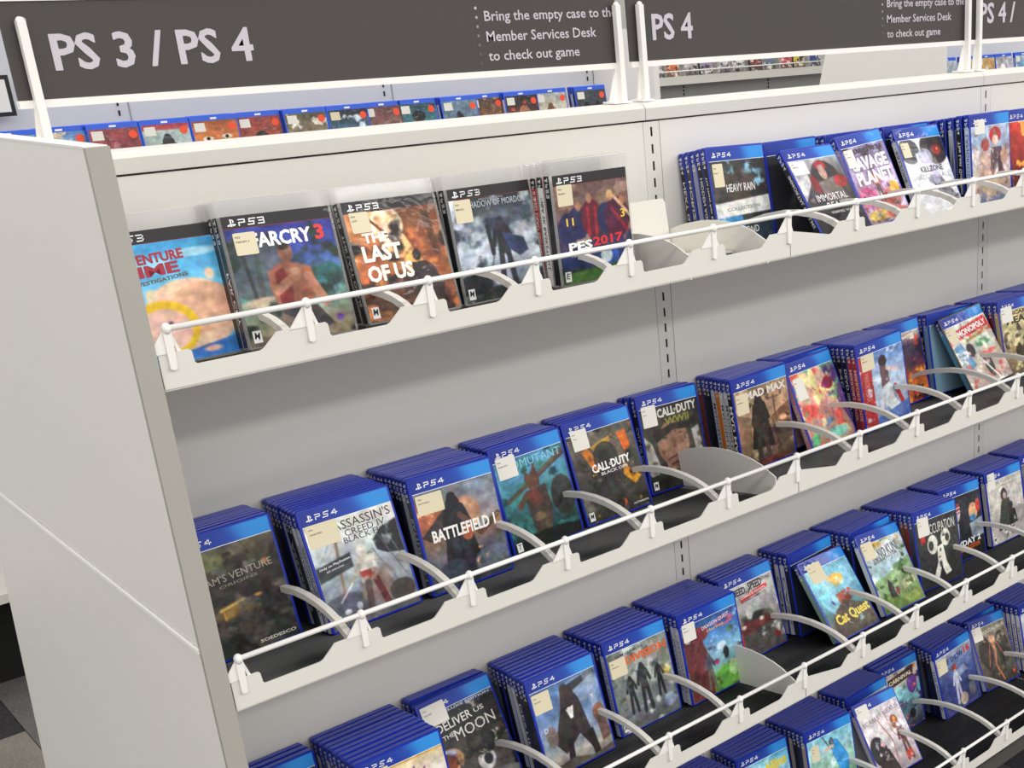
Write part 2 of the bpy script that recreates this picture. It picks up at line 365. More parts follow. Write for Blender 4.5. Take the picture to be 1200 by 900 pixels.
XR, BAY, YR = .0944, .1524, -.3188
ROD = [1.3093, .9242, .5416, .155]
def plane_z(s, y): return ROD[s] - .06 + .15 * (YR - y)
SH_NAME = ['top shelf', 'second shelf', 'third shelf', 'bottom shelf']
ORD = ['first', 'second', 'third', 'fourth', 'fifth', 'sixth', 'seventh', 'eighth', 'ninth', 'tenth', 'eleventh', 'twelfth', 'thirteenth']
NCASE = 0
def put(root, s, x, y, yaw, roll, lean, lift=0):
    z = plane_z(s, y) + abs(math.sin(roll)) * W / 2 + lift + .0006
    root.matrix_world = pose_matrix(x, y, z, yaw, roll, lean)
SPAL = ['15171c', '23262e', 'c9c9cc', '3a3f4a', '5b6470', '101114', '8d939b', '2c2a2a', 'd9d7d2', '44302a', '1b2b45', '6d1f1c', '0f0f12', '59636b', 'b5b0a8']
def back_case(s, x, y, lean, label, spine=None, ps3=False, yaw=0, roll=0, lift=0, text=None, front=None, logo=True, black=False):
    global NCASE
    NCASE += 1
    r = thing('game_case', label, 'game case', 'game cases filed on the ' + SH_NAME[s])
    put(r, s, x, y, yaw, roll, lean, lift)
    obj('shell', SH_CLEAR if ps3 else (SH_BLACK if black else SH_BLUE), r)
    col = spine or random.choice(SPAL)
    obj('spine_print', spine_for(col, ps3), r)
    obj('front_print', plain_front(front or col, ps3), r)
    if not ps3: obj('header_band', HEAD, r)
    l = obj('spine_logo', SLM['3' if ps3 else '4'], r); l.location = (-W / 2 - .0006, .0005, .1655 if not ps3 else .150)
    if text: spine_text(r, text[0], text[1])
    return r
def front_case(s, x, y, yaw, roll, lean, label, art, spine='15171c', spt=None, texts=(), stk=None, ps3=False, lift=0, esrb=None, seed=1, black=False, header_txt=None):
    global NCASE
    NCASE += 1
    r = thing('game_case', label, 'game case', 'game cases filed on the ' + SH_NAME[s])
    put(r, s, x, y, yaw, roll, lean, lift)
    z1 = .152 if ps3 else IZ1; hb = .1375 if ps3 else HB
    obj('shell', SH_CLEAR if ps3 else (SH_BLACK if black else SH_BLUE), r)
    z0 = IZ0; v0 = (z1 - hb) / (z1 - z0)
    obj('cover_art', grid_mesh('cover_art', paint(art, v0, seed), -IX, IX, z0, hb), r)
    if ps3:
        v = [(-IX, -.0003, hb), (IX, -.0003, hb), (IX, -.0003, z1), (-IX, -.0003, z1), (-IX, -.0004, hb), (IX, -.0004, hb), (IX, -.0004, hb + .0007), (-IX, -.0004, hb + .0007)]
        obj('header_band', colour_mesh('header_band', v, [(0, 1, 2, 3), (4, 5, 6, 7)], [hx('2a2829')] * 4 + [hx('7c2a2c')] * 4), r)
        l = obj('system_logo', LM['3'], r); l.location = (-.058, -.0006, .1402)
    else:
        obj('header_band', HEAD, r); l = obj('system_logo', LM['4'], r); l.location = (-.057, -.0006, .1535)
    obj('spine_print', spine_for(spine, ps3), r)
    l = obj('spine_logo', SLM['3' if ps3 else '4'], r); l.location = (-W / 2 - .0006, .0005, .1655 if not ps3 else .150)
    if spt: spine_text(r, *spt)
    for t in texts:
        st, u, v, wu, hv, col = t[:6]; rot = t[6] if len(t) > 6 else 0; bold = t[7] if len(t) > 7 else .03
        lettering(st, -IX + 2 * IX * u, z1 - (z1 - z0) * v, wu * 2 * IX, hv * (z1 - z0), ink(col), r, rot=rot, bold=bold, y=-.0006 if len(t) < 9 else t[8])
    if stk:
        u, v, wu, hv, kind = stk[:5]; w_, h_ = wu * 2 * IX, hv * (z1 - z0)
        sx, sz = -IX + 2 * IX * u, z1 - (z1 - z0) * v
        so = sticker(r, sx, sz - h_, w_, h_, CREAM if kind == 'c' else STW)
        if len(stk) > 5:
            for i, ln in enumerate(stk[5]): lettering(ln, w_ * .08, h_ * (.8 - .2 * i), min(w_ * .84, len(ln) * .0019), .0021, INK, so, y=-.0011, align='l', name='sticker_lettering', bold=.01)
    if esrb:
        e = esrb; xx, zz = -IX + .004, z0 + .004
        rb = obj('rating_box', flat_mesh('rating_box', [[(xx, zz), (xx + .010, zz), (xx + .010, zz + .014), (xx, zz + .014)]], ink('eeeeee'), -.0007), r)
        lettering(e, xx + .005, zz + .008, .006, .008, ink('111111'), rb, y=-.0009, name='rating_letter', rot=-.15, bold=.02)
    return r
# ------------------------------------------------------------------ structure: floor of carpet planks, far wall
fl = obj('floor', MB().box(-6, 12, -5, 9, -.06, -.004).mesh('floor', CARP[0]), kind='structure')
planks = [MB().box(.001, .249, .001, .999, 0, .0042).mesh('carpet_tile', c) for c in CARP]
for i in range(-6, 12):
    for j in range(-2, 4):
        t = (0, 3, 1, 0, 3, 0, 2, 3, 1, 3)[(i * 7 + j * 5 + (i * j) % 3) % 10]
        if j <= 0: t = (i % 2) * 3
        if (i, j) in ((1, 1), (2, 1)): t = 1
        if (i, j) == (0, 1): t = 2
        o = obj('carpet_tile', planks[t], fl); o.location = (i * .25 - .07, j * 1.0 + (i % 3) * .333 - .38, -.004)
obj('wall_back', MB().box(-6, 12, 8.9, 9, 0, 3.4).mesh('wall_back', mat('far_wall_paint', 'cfcfcd', .8)), kind='structure')

# ------------------------------------------------------------------ gondola: wall panels, uprights, caps, end panel
S = [XR + .0046 + .9144 * k for k in range(4)]; S = [.0986, 1.013, 1.9274, 2.8418]
def upright(x, xr=.0165, xl=.0165):
    g = MB(); y0, y1 = -.0012, .0; z = [1.42 - k * .0274 for k in range(0, 51)]; hs, ws = .0075, .0021
    g.box(x - xl, x - ws, y0, y1, .04, 1.436); g.box(x + ws, x + xr, y0, y1, .04, 1.436)
    prev = 1.436
    for q in z:
        g.box(x - ws, x + ws, y0, y1, q + hs, prev); prev = q - hs
    g.box(x - ws, x + ws, y0, y1, .04, prev); return g.mesh('upright', WHITE)
gon = thing('display_gondola', 'long white metal display gondola with slotted uprights carrying all the game shelves', 'shelving')
for k in range(3):
    a = S[k] + (.0186 if k else -.02); b_ = S[k + 1] - .0166
    obj('back_panel', MB().box(a, b_, 0, .008, .04, 1.436).mesh('back_panel', WALL), gon)
    obj('top_cap', MB().prism([(-.004, 1.439), (-.0055, 1.4575), (-.001, 1.4625), (.006, 1.465), (.062, 1.465), (.062, 1.439)], 'X', (S[k] - .012) if k else .0786, S[k + 1] - .0135).mesh('top_cap', CAPM), gon)
for k in (1, 2, 3):
    obj('upright', upright(S[k]), gon)
    obj('slot_cavity', MB().box(S[k] - .012, S[k] + .022, .003, .03, .05, 1.435).mesh('slot_cavity', DARK), gon)
bs = thing('gondola_base', 'grey kick plate under the bottom shelf of the game gondola', 'base')
obj('base_kick', MB().box(.0786, 2.84, -.27, .0, .0, .036).mesh('base_kick', mat('kick_plate_grey', '55534f', .5)), bs)
obj('rear_panel', MB().box(.0786, 2.84, .052, .060, .04, 1.436).mesh('rear_panel', WALL), gon)
ep = thing('end_panel', 'tall pale grey end panel closing the left end of the game gondola', 'panel')
def ypos(z): return .42 + .283 * (1.493 - z)
obj('upper_board', MB().prism([(-.315, .9525), (ypos(.9525), .9525), (ypos(1.4915), 1.4915), (-.315, 1.4915)], 'X', .0565, .0785).mesh('upper_board', PANEL), ep)
obj('lower_board', MB().prism([(-.315, 0.01), (ypos(.01), .01), (ypos(.9445), .9445), (-.315, .9445)], 'X', .0565, .0785).mesh('lower_board', PANEL), ep)
obj('seam_strip', MB().prism([(-.315, .9440), (ypos(.9440), .9440), (ypos(.9492), .9492), (-.315, .9492)], 'X', .0545, .0783).mesh('seam_strip', SEAMW), ep, label='thin white seam strip')
obj('seam_gap', MB().prism([(-.315, .949), (ypos(.949), .949), (ypos(.9523), .9523), (-.315, .9523)], 'X', .0600, .0783).mesh('seam_gap', SEAMD), ep)
obj('front_edge_trim', MB().box(.0562, .0788, -.322, -.3152, .01, 1.4935).mesh('front_edge_trim', PEDGE), ep, label='darker grey front edge trim')
obj('top_edge_trim', MB().box(.0562, .0788, -.315, ypos(1.493), 1.4917, 1.4945).mesh('top_edge_trim', PANEL), ep)

# ------------------------------------------------------------------ shelves with lip, rail, clips, dividers, ribbed mat
def lip_mesh(x0, x1, n0, n1, zr):
    lo, hi, bo = -.0425, -.0255, -.0635; pts = [(x0, bo), (x1, bo)]
    top = [(x0, hi)]
    for n in range(n0, n1 + 1):
        c = XR + n * BAY
        for dx, zz in ((-.060, lo), (-.0555, lo + .0015), (-.0515, lo + .005), (-.0425, hi - .004), (-.0385, hi), (.019, hi), (.0215, hi - .0025), (.0225, lo + .0025), (.025, lo)):
            if x0 + .003 < c + dx < x1 - .003: top.append((c + dx, zz))
    top.append((x1, top[-1][1])); prof = [(x, z + zr) for x, z in pts + top[::-1]]
    return MB().prism(prof, 'Y', YR + .0018, YR + .0036).mesh('front_lip', WHITE)
def clip_mesh():
    g = MB(); g.ball((0, 0, 0), .0063, 12, 8, (.8, 1, 1))
    g.prism([(-.0235, -.0262), (-.0225, -.0245), (-.004, -.002), (.0005, -.002), (.0005, -.0262)], 'Y', .0005, .0019)
    g.prism([(-.0045, -.004), (.0042, -.004), (.0028, -.0425), (-.0002, -.0440), (-.0042, -.0425)], 'Y', -.0022, .0016)
    g.prism([(.0005, 0), (.0035, 0), (.0125, -.030), (.0085, -.030)], 'Y', .003, .0055)
    return g.mesh('rail_clip', RODM)
CLIP = clip_mesh()
def divider_mesh(solid, s):
    # profile in (y, z) relative to rod height
    P_ = [(-.3165, -.0235), (-.300, -.0165), (-.285, -.010), (-.262, -.0045), (-.235, -.0015), (-.205, -.001), (-.170, -.004), (-.13, -.012), (-.09, -.024), (-.06, -.040)]
    g = MB()
    if solid:
        low = [(y, -.06 + .15 * (YR - y) + .0036) for y, _ in P_[::-1]]
        g.prism(P_ + low, 'X', -.0012, .0012)
    else:
        bw = .0088; inner = [(y + (.004 if i < 3 else 0), z - bw) for i, (y, z) in enumerate(P_)][::-1]
        g.prism(P_ + inner, 'X', -.0042, .0042)
    return g.mesh('divider', WHITE)
DIV = divider_mesh(False, 0); DIVS = divider_mesh(True, 0)
def mat_mesh(x0, x1):
    g = MB(); n = 40; pr = []; y0, y1 = YR + .006, -.006; L = (y1 - y0) / n
    for i in range(n):
        y = y0 + i * L
        for dy, dz in ((0, 0), (L * .14, .0022), (L * .42, .0022), (L * .56, 0)): pr.append((y + dy, -.15 * (y + dy - YR) - .0016 + dz))
    pr.append((y1, -.15 * (y1 - YR) - .0016)); k = len(pr)
    g.v = [(x, y, z) for x in (x0, x1) for y, z in pr]; g.f = [(i, i + 1, k + i + 1, k + i) for i in range(k - 1)]
    return g.mesh('ribbed_mat', MAT)
XE = [(.0815, 1.0110, 0, 6), (1.0130, 1.9254, 7, 12), (1.9274, 2.8398, 13, 18)]
# one divider per bay; a few are full plates
SOLID = {(1, 6): -.047, (0, 5): -.045, (0, 6): -.045, (2, 6): -.02}
posn = ['left', 'middle', 'right']
for s in range(4):
    for k, (x0, x1, n0, n1) in enumerate(XE):
        t = thing('display_shelf', 'white metal %s in the %s section, with rod rail and notched front lip' % (SH_NAME[s], posn[k]), 'shelf', 'white shelves of the game gondola', loc=((x0 + x1) / 2, -.16, ROD[s] - .07))
        ox, oy, oz = t.location
        def add(nm, me, dx=0, dz=ROD[s], dy=0, **kw):
            o = obj(nm, me, t, **kw); o.location = (dx - ox, dy - oy, dz - oz); return o
        add('deck', MB().prism([(YR + .0036, -.0638), (-.001, -.0638 - .15 * .3152), (-.001, -.0658 - .15 * .3152), (YR + .0036, -.0658)], 'X', x0, x1).mesh('deck', WHITE))
        add('ribbed_mat', mat_mesh(x0 + .002, x1 - .002), dz=ROD[s] - .0605 + .0004, label='black ribbed rubber mat')
        add('front_lip', lip_mesh(x0, x1, n0, n1, 0))
        ra = XR + n0 * BAY if k == 0 else x0 - .004
        add('rod_rail', MB().tube((ra, YR, 0), (x1 - .003, YR, 0), .0033, 12).mesh('rod_rail', RODM, True))
        for n in range(n0, n1 + 1):
            if XR + n * BAY < x1 + .01: add('rail_clip', CLIP, XR + n * BAY, dy=YR)
            if n > 0:
                if (s, n) in SOLID: add('divider', DIVS, XR + n * BAY + SOLID[(s, n)], ROD[s] - (.010 if s == 0 else 0), label='solid plate divider')
                elif n == 5 and s == 0: pass
                else: add('divider', DIV, XR + n * BAY - .0165, ROD[s] - (.017 if s == 0 else 0))
# bookend tray in the gap on the top shelf
bk = thing('white_bookend', 'white plastic bookend standing in the gap between the two systems, top shelf', 'bookend', loc=(.90, -.10, plane_z(0, -.10) + .001))
obj('back_plate', MB().prism([(-.075, 0), (.060, 0), (.060, .101), (.058, .106), (.053, .108), (-.075, .108)], 'Y', 0, .0025).mesh('back_plate', WHITE), bk)
obj('foot_plate', MB().box(-.075, .060, -.15, 0, .018, .0205).mesh('foot_plate', WHITE), bk)
obj('side_rib', MB().prism([(-.15, .003), (0, 0), (0, .0205), (-.15, .0205)], 'X', .0575, .060).mesh('side_rib', WHITE), bk)
bk.rotation_euler = (-.12, 0, 0)

# ------------------------------------------------------------------ sign holders
def sign(x0, x1, title, twd, tx, order, more=True):
    t = thing('header_sign', order, 'sign', loc=(x0, .05, 1.466))
    lx = lambda x: x - x0
    obj('sign_board', MB().box(lx(x0), lx(x1), 0, .004, .062, .1715).mesh('sign_board', SIGN), t)
    obj('bottom_channel', MB().box(lx(x0) - .001, lx(x1), -.0035, .0075, .0535, .0625).mesh('bottom_channel', RODM), t)
    obj('top_channel', MB().box(lx(x0) - .001, lx(x1), -.0025, .0065, .1715, .1775).mesh('top_channel', RODM), t)
    for px in (x0 + .0 - .0, x1 - .006):
        g = MB(); q = lx(px) + (.019 if px == x0 else .001); gw = .013 if px == x0 else .024
        g.box(q - .0048, q + .0048, -.0145, -.0045, .0, .150); g.ball((q, -.0095, .150), .005, 10, 6)
        g.prism([(q - gw, 0), (q + .0048, 0), (q + .0048, .062), (q - .004, .062)], 'Y', -.0045, -.0005)
        g.box(q - gw - .002, q + .010, -.02, .012, 0, .003)
        obj('post', g.mesh('post', RODM), t)
    def letter(st, x, zc, wd, ht, m=SIGNT, bold=.03): return lettering(st, lx(x), zc - 1.466, wd, ht, m, t, y=-.0006, bold=bold, align='l', name='sign_lettering')
    letter(title, tx, 1.5805, twd, .042, bold=.034)
    greys = ['c2bec0', 'a9a5a6', '938f8f', '7f7a79', '6d6866', '5e5957', '544f4c', '4e4946']
    def dots(x, z0_, z1_, n, r):
        for i in range(n):
            pts = [(lx(x) + r * math.cos(a * math.pi / 6), z0_ + (z1_ - z0_) * i / (n - 1) - 1.466 + r * math.sin(a * math.pi / 6)) for a in range(12)]
            obj('sign_dot', flat_mesh('sign_dot', [pts], ink(greys[i] if n == 8 else greys[i]), -.0006), t)
    dots(x0 + .0245, 1.617, 1.5355, 8, .0036)
    if more:
        X_ = x0 + .646; s_ = .247
        for ln, zc, wd, ht in (('Bring the empty case to the', 1.6035, .247, .0185), ('Member Services Desk', 1.5772, .204, .0148), ('to check out game', 1.5475, .168, .0185)):
            letter(ln, X_, zc, wd, ht, SIGNT, .012)
        dots(X_ - .0135, 1.617, 1.540, 7, .0022)
sign(.1055, .9975, 'PS 3 / PS 4', .243, .153, 'charcoal sign reading PS 3 / PS 4 on white posts at the left')
sign(1.0215, 1.922, 'PS 4', .0895, 1.071, 'charcoal sign reading PS 4 on white posts, centre of the gondola top')
sign(1.9365, 2.83, 'PS 4 /', .128, 1.968, 'charcoal sign reading PS 4 / cut by the right picture edge', more=False)

# ------------------------------------------------------------------ game cases
R_ = math.radians
POSE = {
'adv':(0,0.1500,-0.208,-0.1,-0.0,10.0,None),'fc':(0,0.274,-0.237,-0.6,0.9,10.9,None),'tlou':(0,0.433,-0.217,1.5,0.8,14.1,None),'mord':(0,0.579,-0.203,1.3,0,6.7,None),'pes':(0,0.719,-0.226,1.3,0,1.5,None),
'heavy':(0,1.130,-0.100,1.7,1.8,10.3,None),'immortal':(0,1.280,-0.195,2.6,-0.1,34.1,None),'savage':(0,1.432,-0.162,4.4,-3.0,24.7,None),'kill':(0,1.580,-0.165,0.7,0,24.4,None),'lang':(0,1.735,-0.166,1.7,0,4.4,None),
'redspine':(0,1.893,-0.150,0,0,8,None),
'sam':(1,0.173,-0.142,0.3,-0.8,10.7,0.180),'ac':(1,0.328,-0.188,1.4,0,16.7,0.339),'bf':(1,0.477,-0.190,1.2,0.8,11.0,0.495),'mutant':(1,0.641,-0.143,2.8,-0.9,12.7,0.649),'bo':(1,0.794,-0.123,-0.2,-1.1,15.4,0.803),
'ww':(1,0.957,-0.085,0.2,1.4,10.7,0.960),'madmax':(1,1.119,-0.141,-0.3,-2.1,5.2,1.140),'toxic':(1,1.280,-0.152,5.2,-1.0,21.7,1.289),'mirror':(1,1.422,-0.162,0.2,-3.0,7.0,1.440),'orangemon':(1,1.585,-0.081,0.2,-1.5,12.2,None),
'monop':(1,1.755,-0.167,-6.6,-7.9,30.2,1.735),'heats':(1,1.883,-0.158,0,0,11.5,1.893),'edge2':(1,2.035,-.13,0,0,11,2.04),
'd0':(2,0.188,-0.085,0,0,11.5,0.188),'d1':(2,0.332,-0.200,0,0,11.5,0.338),'moon':(2,0.497,-0.105,-0.4,-2.5,20.8,0.491),'destiny':(2,0.634,-0.179,1.1,0.3,15.3,0.649),'division':(2,0.795,-0.159,0.4,0.3,12.3,0.801),
'dq':(2,0.943,-0.172,-0.9,-1.3,7.8,0.954),'nfs':(2,1.105,-0.114,0.3,-1.3,13.7,1.109),'cat':(2,1.270,-0.213,5.7,2.7,37,1.270),'nino':(2,1.411,-0.213,5.0,4.0,30.0,1.419),'occ':(2,1.553,-0.195,-2.2,1.7,11.5,1.578),
'payday':(2,1.704,-0.143,-1.7,1.3,10.9,1.730),'plague':(2,1.857,-0.148,-0.1,1.0,10.5,1.883),'edge3':(2,2.02,-.13,0,0,11,2.03),
'blank4':(3,.950,-.15,0,0,11.5,.955),'gob':(3,1.101,-0.126,-2.1,1.0,11.5,1.117),'golf':(3,1.244,-0.168,-0.9,3.0,11.6,1.269),'scarlet':(3,1.410,-0.204,2.0,3.3,32.9,1.428),'car':(3,1.567,-0.083,0.1,0.2,10.5,1.578),
'mlb':(3,1.720,-0.130,-0.4,-3.3,12.7,1.734),'cal':(3,1.870,-0.134,1.1,4.5,24.8,1.882),'whites':(3,2.025,-.14,0,0,11.5,2.035)}
TILT = {'immortal','savage','kill','toxic','cat','nino','scarlet','monop','cal','moon'}
NB = {'adv':2,'fc':4,'tlou':3,'mord':3,'pes':4,'heavy':5,'immortal':4,'savage':4,'kill':5,'lang':7,'redspine':6,'d1':9}
# ---- covers: name -> dict(desc for labels, art, texts, sticker, spine...)
CV = {}
def cv(n, **k): CV[n] = k
STK_T = ['PS4', 'GAME']
cv('adv', d='sky-blue cartoon cover', label='clear-cased game with sky-blue cartoon cover and yellow ring, leftmost on the top shelf', ps3=True,
 art=[('G', '4aa3d8', '6fbde6', '8ccbe8', '5aa6d8'), ('E', .2, .25, .4, .06, 'a8dcf2', .8), ('E', .75, .2, .3, .04, 'c2e6f5', .7), ('E', .62, .66, .42, .28, 'e9c4ab'), ('E', .74, .62, .3, .2, 'e2b093', .9), ('E', .85, .38, .05, .05, 'e9c4ab'), ('E', .32, .48, .06, .05, 'd9c9a8'), ('P', [(0, .96), (0, .9), (.5, .93), (1, .86), (1, 1), (0, 1)], '3f78c0'), ('E', .36, .74, .31, .22, 'eac22c'), ('E', .36, .75, .24, .17, 'dcb7a6'), ('E', .42, .7, .03, .02, '5a4668'), ('E', .72, .94, .1, .03, 'e9c0a8'), ('N', .08, 5)],
 texts=[('ADVENTURE', .36, .21, .62, .075, 'a8243a', .04, .06), ('TIME', .36, .30, .5, .085, 'a8243a', .04, .07), ('INVESTIGATIONS', .42, .375, .5, .03, '6a5a34', .1)], spine='23262e', behind=[('1a1a1c',), ('5a1f1c',)])
cv('fc', d='seated man on beach cover', label='clear-cased game with seated man on a beach, purple sky cover, top shelf', ps3=True,
 art=[('G', '3b3f8c', '3e4a92', '4b6a98', '5f8f8a', '8a8f78', '7a6a58'), ('E', .2, .4, .3, .28, '565d5c', .8), ('L', [(.1, .2), (.16, .7)], .014, '3a4242'), ('L', [(.24, .2), (.22, .62)], .02, '4a5252'), ('E', .8, .52, .3, .08, '3b7a80', .8), ('P', [(.55, .5), (.9, .42), (1, .5), (1, .58), (.5, .56)], '2f5c58', .8), ('E', .25, .68, .3, .05, 'b5a78c', .9), ('B', '2f3a34', 6, .55, .6),
  ('E', .47, .55, .18, .17, '8a5648'), ('P', [(.3, .45), (.5, .38), (.7, .45), (.74, .62), (.62, .8), (.36, .8), (.3, .6)], '96604e'), ('P', [(.36, .46), (.45, .43), (.5, .62), (.46, .78), (.36, .76)], '7a2f2e'), ('E', .5, .32, .075, .085, '8e6350'), ('E', .49, .27, .07, .035, '3a2c28'), ('L', [(.36, .6), (.56, .5)], .035, 'a87660'), ('L', [(.66, .52), (.78, .74)], .035, 'a87660'), ('E', .55, .47, .06, .035, 'b58672'), ('P', [(.35, .76), (.68, .74), (.82, .92), (.6, .97), (.4, .88)], '3d3a3c'), ('L', [(.36, .82), (.56, .92)], .03, '6a5a52'), ('E', .88, .88, .045, .035, '6a4a9c'), ('N', .25, 9)],
 texts=[('FARCRY', .5, .2, .56, .115, 'eef0f0', 0, .06), ('3', .86, .19, .09, .12, 'd8382e', 0, .07)], spt=('FAR CRY', 'e8e8ea', .06, .06, .007), spine='18181a', stk=(.07, .13, .2, .17, 'c', ['PS3', 'FARCRY 3']), esrb='M', behind=[('121214',), ('3a3320',), ('141416',), ('1d1d20',)])
cv('tlou', d='orange-lit pair cover', label='clear-cased game with two silhouettes in an orange ruined street, top shelf', ps3=True,
 art=[('G', 'd9b48c', 'e2c8a0', 'd69d6a', 'a87048', '6a4634', '3c3230'), ('P', [(.45, .08), (1, .08), (1, .75), (.75, .7), (.62, .4)], '8a5236'), ('P', [(.0, .1), (.22, .1), (.38, .45), (.5, .62), (.1, .7), (0, .8)], 'b96a3e', .8), ('E', .42, .22, .18, .16, 'f0e2c4', .9), ('B', 'c47a48', 7, .56, .6), ('L', [(.2, .12), (.45, .35)], .012, '6a4028'), ('L', [(.85, .15), (.9, .5)], .03, '5c3a2a', .8), ('E', .62, .55, .1, .1, 'e8b060', .9), ('E', .7, .72, .16, .17, '3a3234'), ('E', .66, .5, .055, .06, '33292a'), ('P', [(.58, .56), (.74, .56), (.9, .75), (.86, .9), (.6, .86)], '39302f'), ('E', .5, .64, .035, .035, '3f3028'), ('P', [(.45, .67), (.55, .67), (.6, .86), (.42, .86)], '4a372c'), ('B', '2b2624', 5, .6, .8), ('N', .3, 8)],
 texts=[('THE', .27, .31, .28, .085, 'f0ece4', 0, .07), ('LAST', .3, .44, .42, .14, 'f0ece4', 0, .07), ('OF US', .34, .61, .5, .14, 'f0ece4', 0, .07)], spt=('THE LAST OF US', 'd8d4cc', .07, .09, .006), stk=(.05, .09, .2, .17, 'c', ['PS3', 'LAST']), esrb='M', behind=[('141416',), ('151311',), ('6b2a22',)])
cv('mord', d='lone warrior in mist cover', label='clear-cased game with armoured warrior standing in grey-blue mist, top shelf', ps3=True,
 art=[('G', '33383f', '5a646f', '8f9aa6', '9aa5b0', '7b8792', '50555c'), ('B', 'b9c3cd', 4, .5, .8), ('B', '3c434b', 5, .56, .8), ('M', .56, .28, .6, '2e3036', '33353c'), ('P', [(.56, .42), (.82, .5), (.86, .62), (.74, .66), (.62, .58)], '3a4563'), ('L', [(.45, .56), (.36, .76)], .006, '4a4c52'), ('L', [(.4, .35), (.42, .6)], .02, '303238'), ('E', .12, .85, .25, .1, '202226', .9), ('E', .5, .96, .5, .08, '2a2826', .8), ('N', .25, 9)],
 texts=[('SHADOW OF MORDOR', .56, .155, .72, .055, 'b9bec4', 0, .0), ('MIDDLE-EARTH', .5, .115, .3, .016, '8f959c')], stk=(.05, .1, .2, .2, 'c', ['PS3', 'MIDDLE']), esrb='M', behind=[('15171c',), ('101012',), ('8a2a3a',)])
cv('pes', d='football team cover', label='clear-cased football game with five players in navy and red, top shelf', ps3=True,
 art=[('G', '6a5650', '7a6058', '5a4a52', '3a3450', '343a5c', '3c4a44'), ('B', '93786a', 9, .55, .8), ('E', .28, .45, .15, .16, '2c2f55'), ('E', .47, .42, .15, .18, '6a2338'), ('E', .66, .44, .13, .15, '2b2e54'), ('E', .82, .45, .18, .2, '54243e'), ('E', .14, .5, .14, .16, '2c2f55'), ('E', .3, .3, .045, .05, 'a8795e'), ('E', .45, .24, .045, .055, 'b08468'), ('E', .74, .24, .055, .06, 'c29a72'), ('E', .9, .3, .05, .05, 'a8795e'), ('L', [(.42, .33), (.42, .58)], .014, '9a2c3a'), ('L', [(.52, .33), (.52, .58)], .014, '9a2c3a'), ('L', [(.75, .36), (.95, .58)], .016, '8c2a3a'), ('L', [(.8, .26), (1, .45)], .015, 'c9a487'), ('P', [(0, .75), (1, .68), (1, .84), (0, .86)], '2c3d6a'), ('E', .68, .8, .13, .09, '3a5aa0'), ('E', .62, .79, .09, .075, 'b8c2cc'), ('P', [(0, .9), (1, .86), (1, 1), (0, 1)], '4a6a38'), ('N', .22, 10)],
 texts=[('PES', .28, .66, .32, .085, 'f2f2f2', .02, .07), ('2017', .66, .64, .42, .085, 'd8303a', .02, .05), ('PRO EVOLUTION SOCCER', .46, .735, .62, .028, 'e0e0e2', .03), ('11', .17, .43, .1, .07, 'e8c84a', 0, .03), ('3', .9, .42, .06, .08, 'e8c84a', 0, .03)], stk=(.04, .09, .2, .19, 'c', ['PS3', 'PROEVO']), esrb='E', spine='16161a',
 behind=[('e2e0dc', ('NBA 2K BASKETBALL', '1c1c20')), ('b81f26', ('RED DEAD REDEMPTION', 'f0eeea')), ('17181c',), ('a8452c',)])
cv('heavy', d='black rain collection cover', label='blue-cased game with black cover crossed by a white band, top shelf, leftmost blue stack',
 art=[('G', '3a3a3a', '4a4846', '3c3a38', '34363a', '3d3f44', '4a4c50'), ('B', '5a564f', 6, .6, .6), ('P', [(.2, .3), (.5, .22), (.7, .4), (.6, .6), (.3, .58)], '54463c', .5), ('P', [(0, .58), (1, .54), (1, .66), (0, .68)], 'd8d8d6'), ('P', [(0, .68), (.45, .68), (.5, .85), (.3, 1), (0, 1)], '3f8cc4'), ('B', '8fc0dc', 7, .6, .7), ('E', .8, .86, .25, .12, '38444e'), ('P', [(.0, .545), (1, .50), (1, .655), (0, .69)], 'd8d8d6'), ('N', .15, 8)],
 texts=[('HEAVY RAIN', .5, .4, .52, .08, 'e6e4e0', .0, .02), ('COLLECTION', .5, .605, .6, .035, '9a9a98', .03), ('BEYOND', .52, .83, .42, .07, 'e6e4e0', 0, .02)], spt=('The Heavy Rain & Beyond', 'd8d8d8', .075, .1, .005), spine='121214', stk=(.04, .15, .18, .23, 'c', ['PS4', 'HEAVY']),
 behind=[('131418', ('HIDDEN AGENDA', 'c8c8c8')), ('8a8ba8',), ('3c3e48', ('HORIZON', 'd0d0d0')), ('15161a', ('NEXT GAME', 'd0d0d0')), ('14161e',)])
cv('immortal', d='red-haired armoured woman cover', label='blue-cased game leaning back, dark cover with red-haired armoured woman, top shelf',
 art=[('G', 'a8a8ac', '6a6668', '4a4446', '38343a', '2c2a30', '2a282c'), ('P', [(.3, .13), (0, .13), (0, .6), (.25, .4)], 'b9b6ba'), ('E', .6, .4, .3, .25, '3c3638'), ('E', .58, .22, .12, .07, 'a52a2e'), ('E', .57, .3, .08, .09, 'b08c80'), ('P', [(.4, .4), (.75, .36), (.85, .6), (.4, .66)], '6a605e'), ('E', .33, .42, .08, .12, '8c2a30', .8), ('E', .85, .42, .15, .08, '9c2a30', .9), ('B', '8a8284', 8, .64, .6), ('E', .5, .9, .6, .14, '1f1e22', .8), ('N', .2, 9)],
 texts=[('IMMORTAL', .52, .58, .62, .08, 'e8e6e8', 0, .0), ('REALMS', .6, .68, .5, .075, 'e8e6e8', 0, .0), ('VAMPIRE WARS', .6, .76, .5, .03, 'c8c6c8')], spt=('IMMORTAL REALMS', 'd8d8d8', .075, .1, .006), stk=(.02, .14, .3, .15, 'w', ['PS4', 'IMMORTAL']), spine='2a2a2e',
 behind=[('35353a', ('IMMORTAL UNCHAINED', 'c8c8c8')), ('16181e', ('IMMORTALS FENYX', 'f0f0f0')), ('2a2320', ('RECORE', 'e08a2c'))])
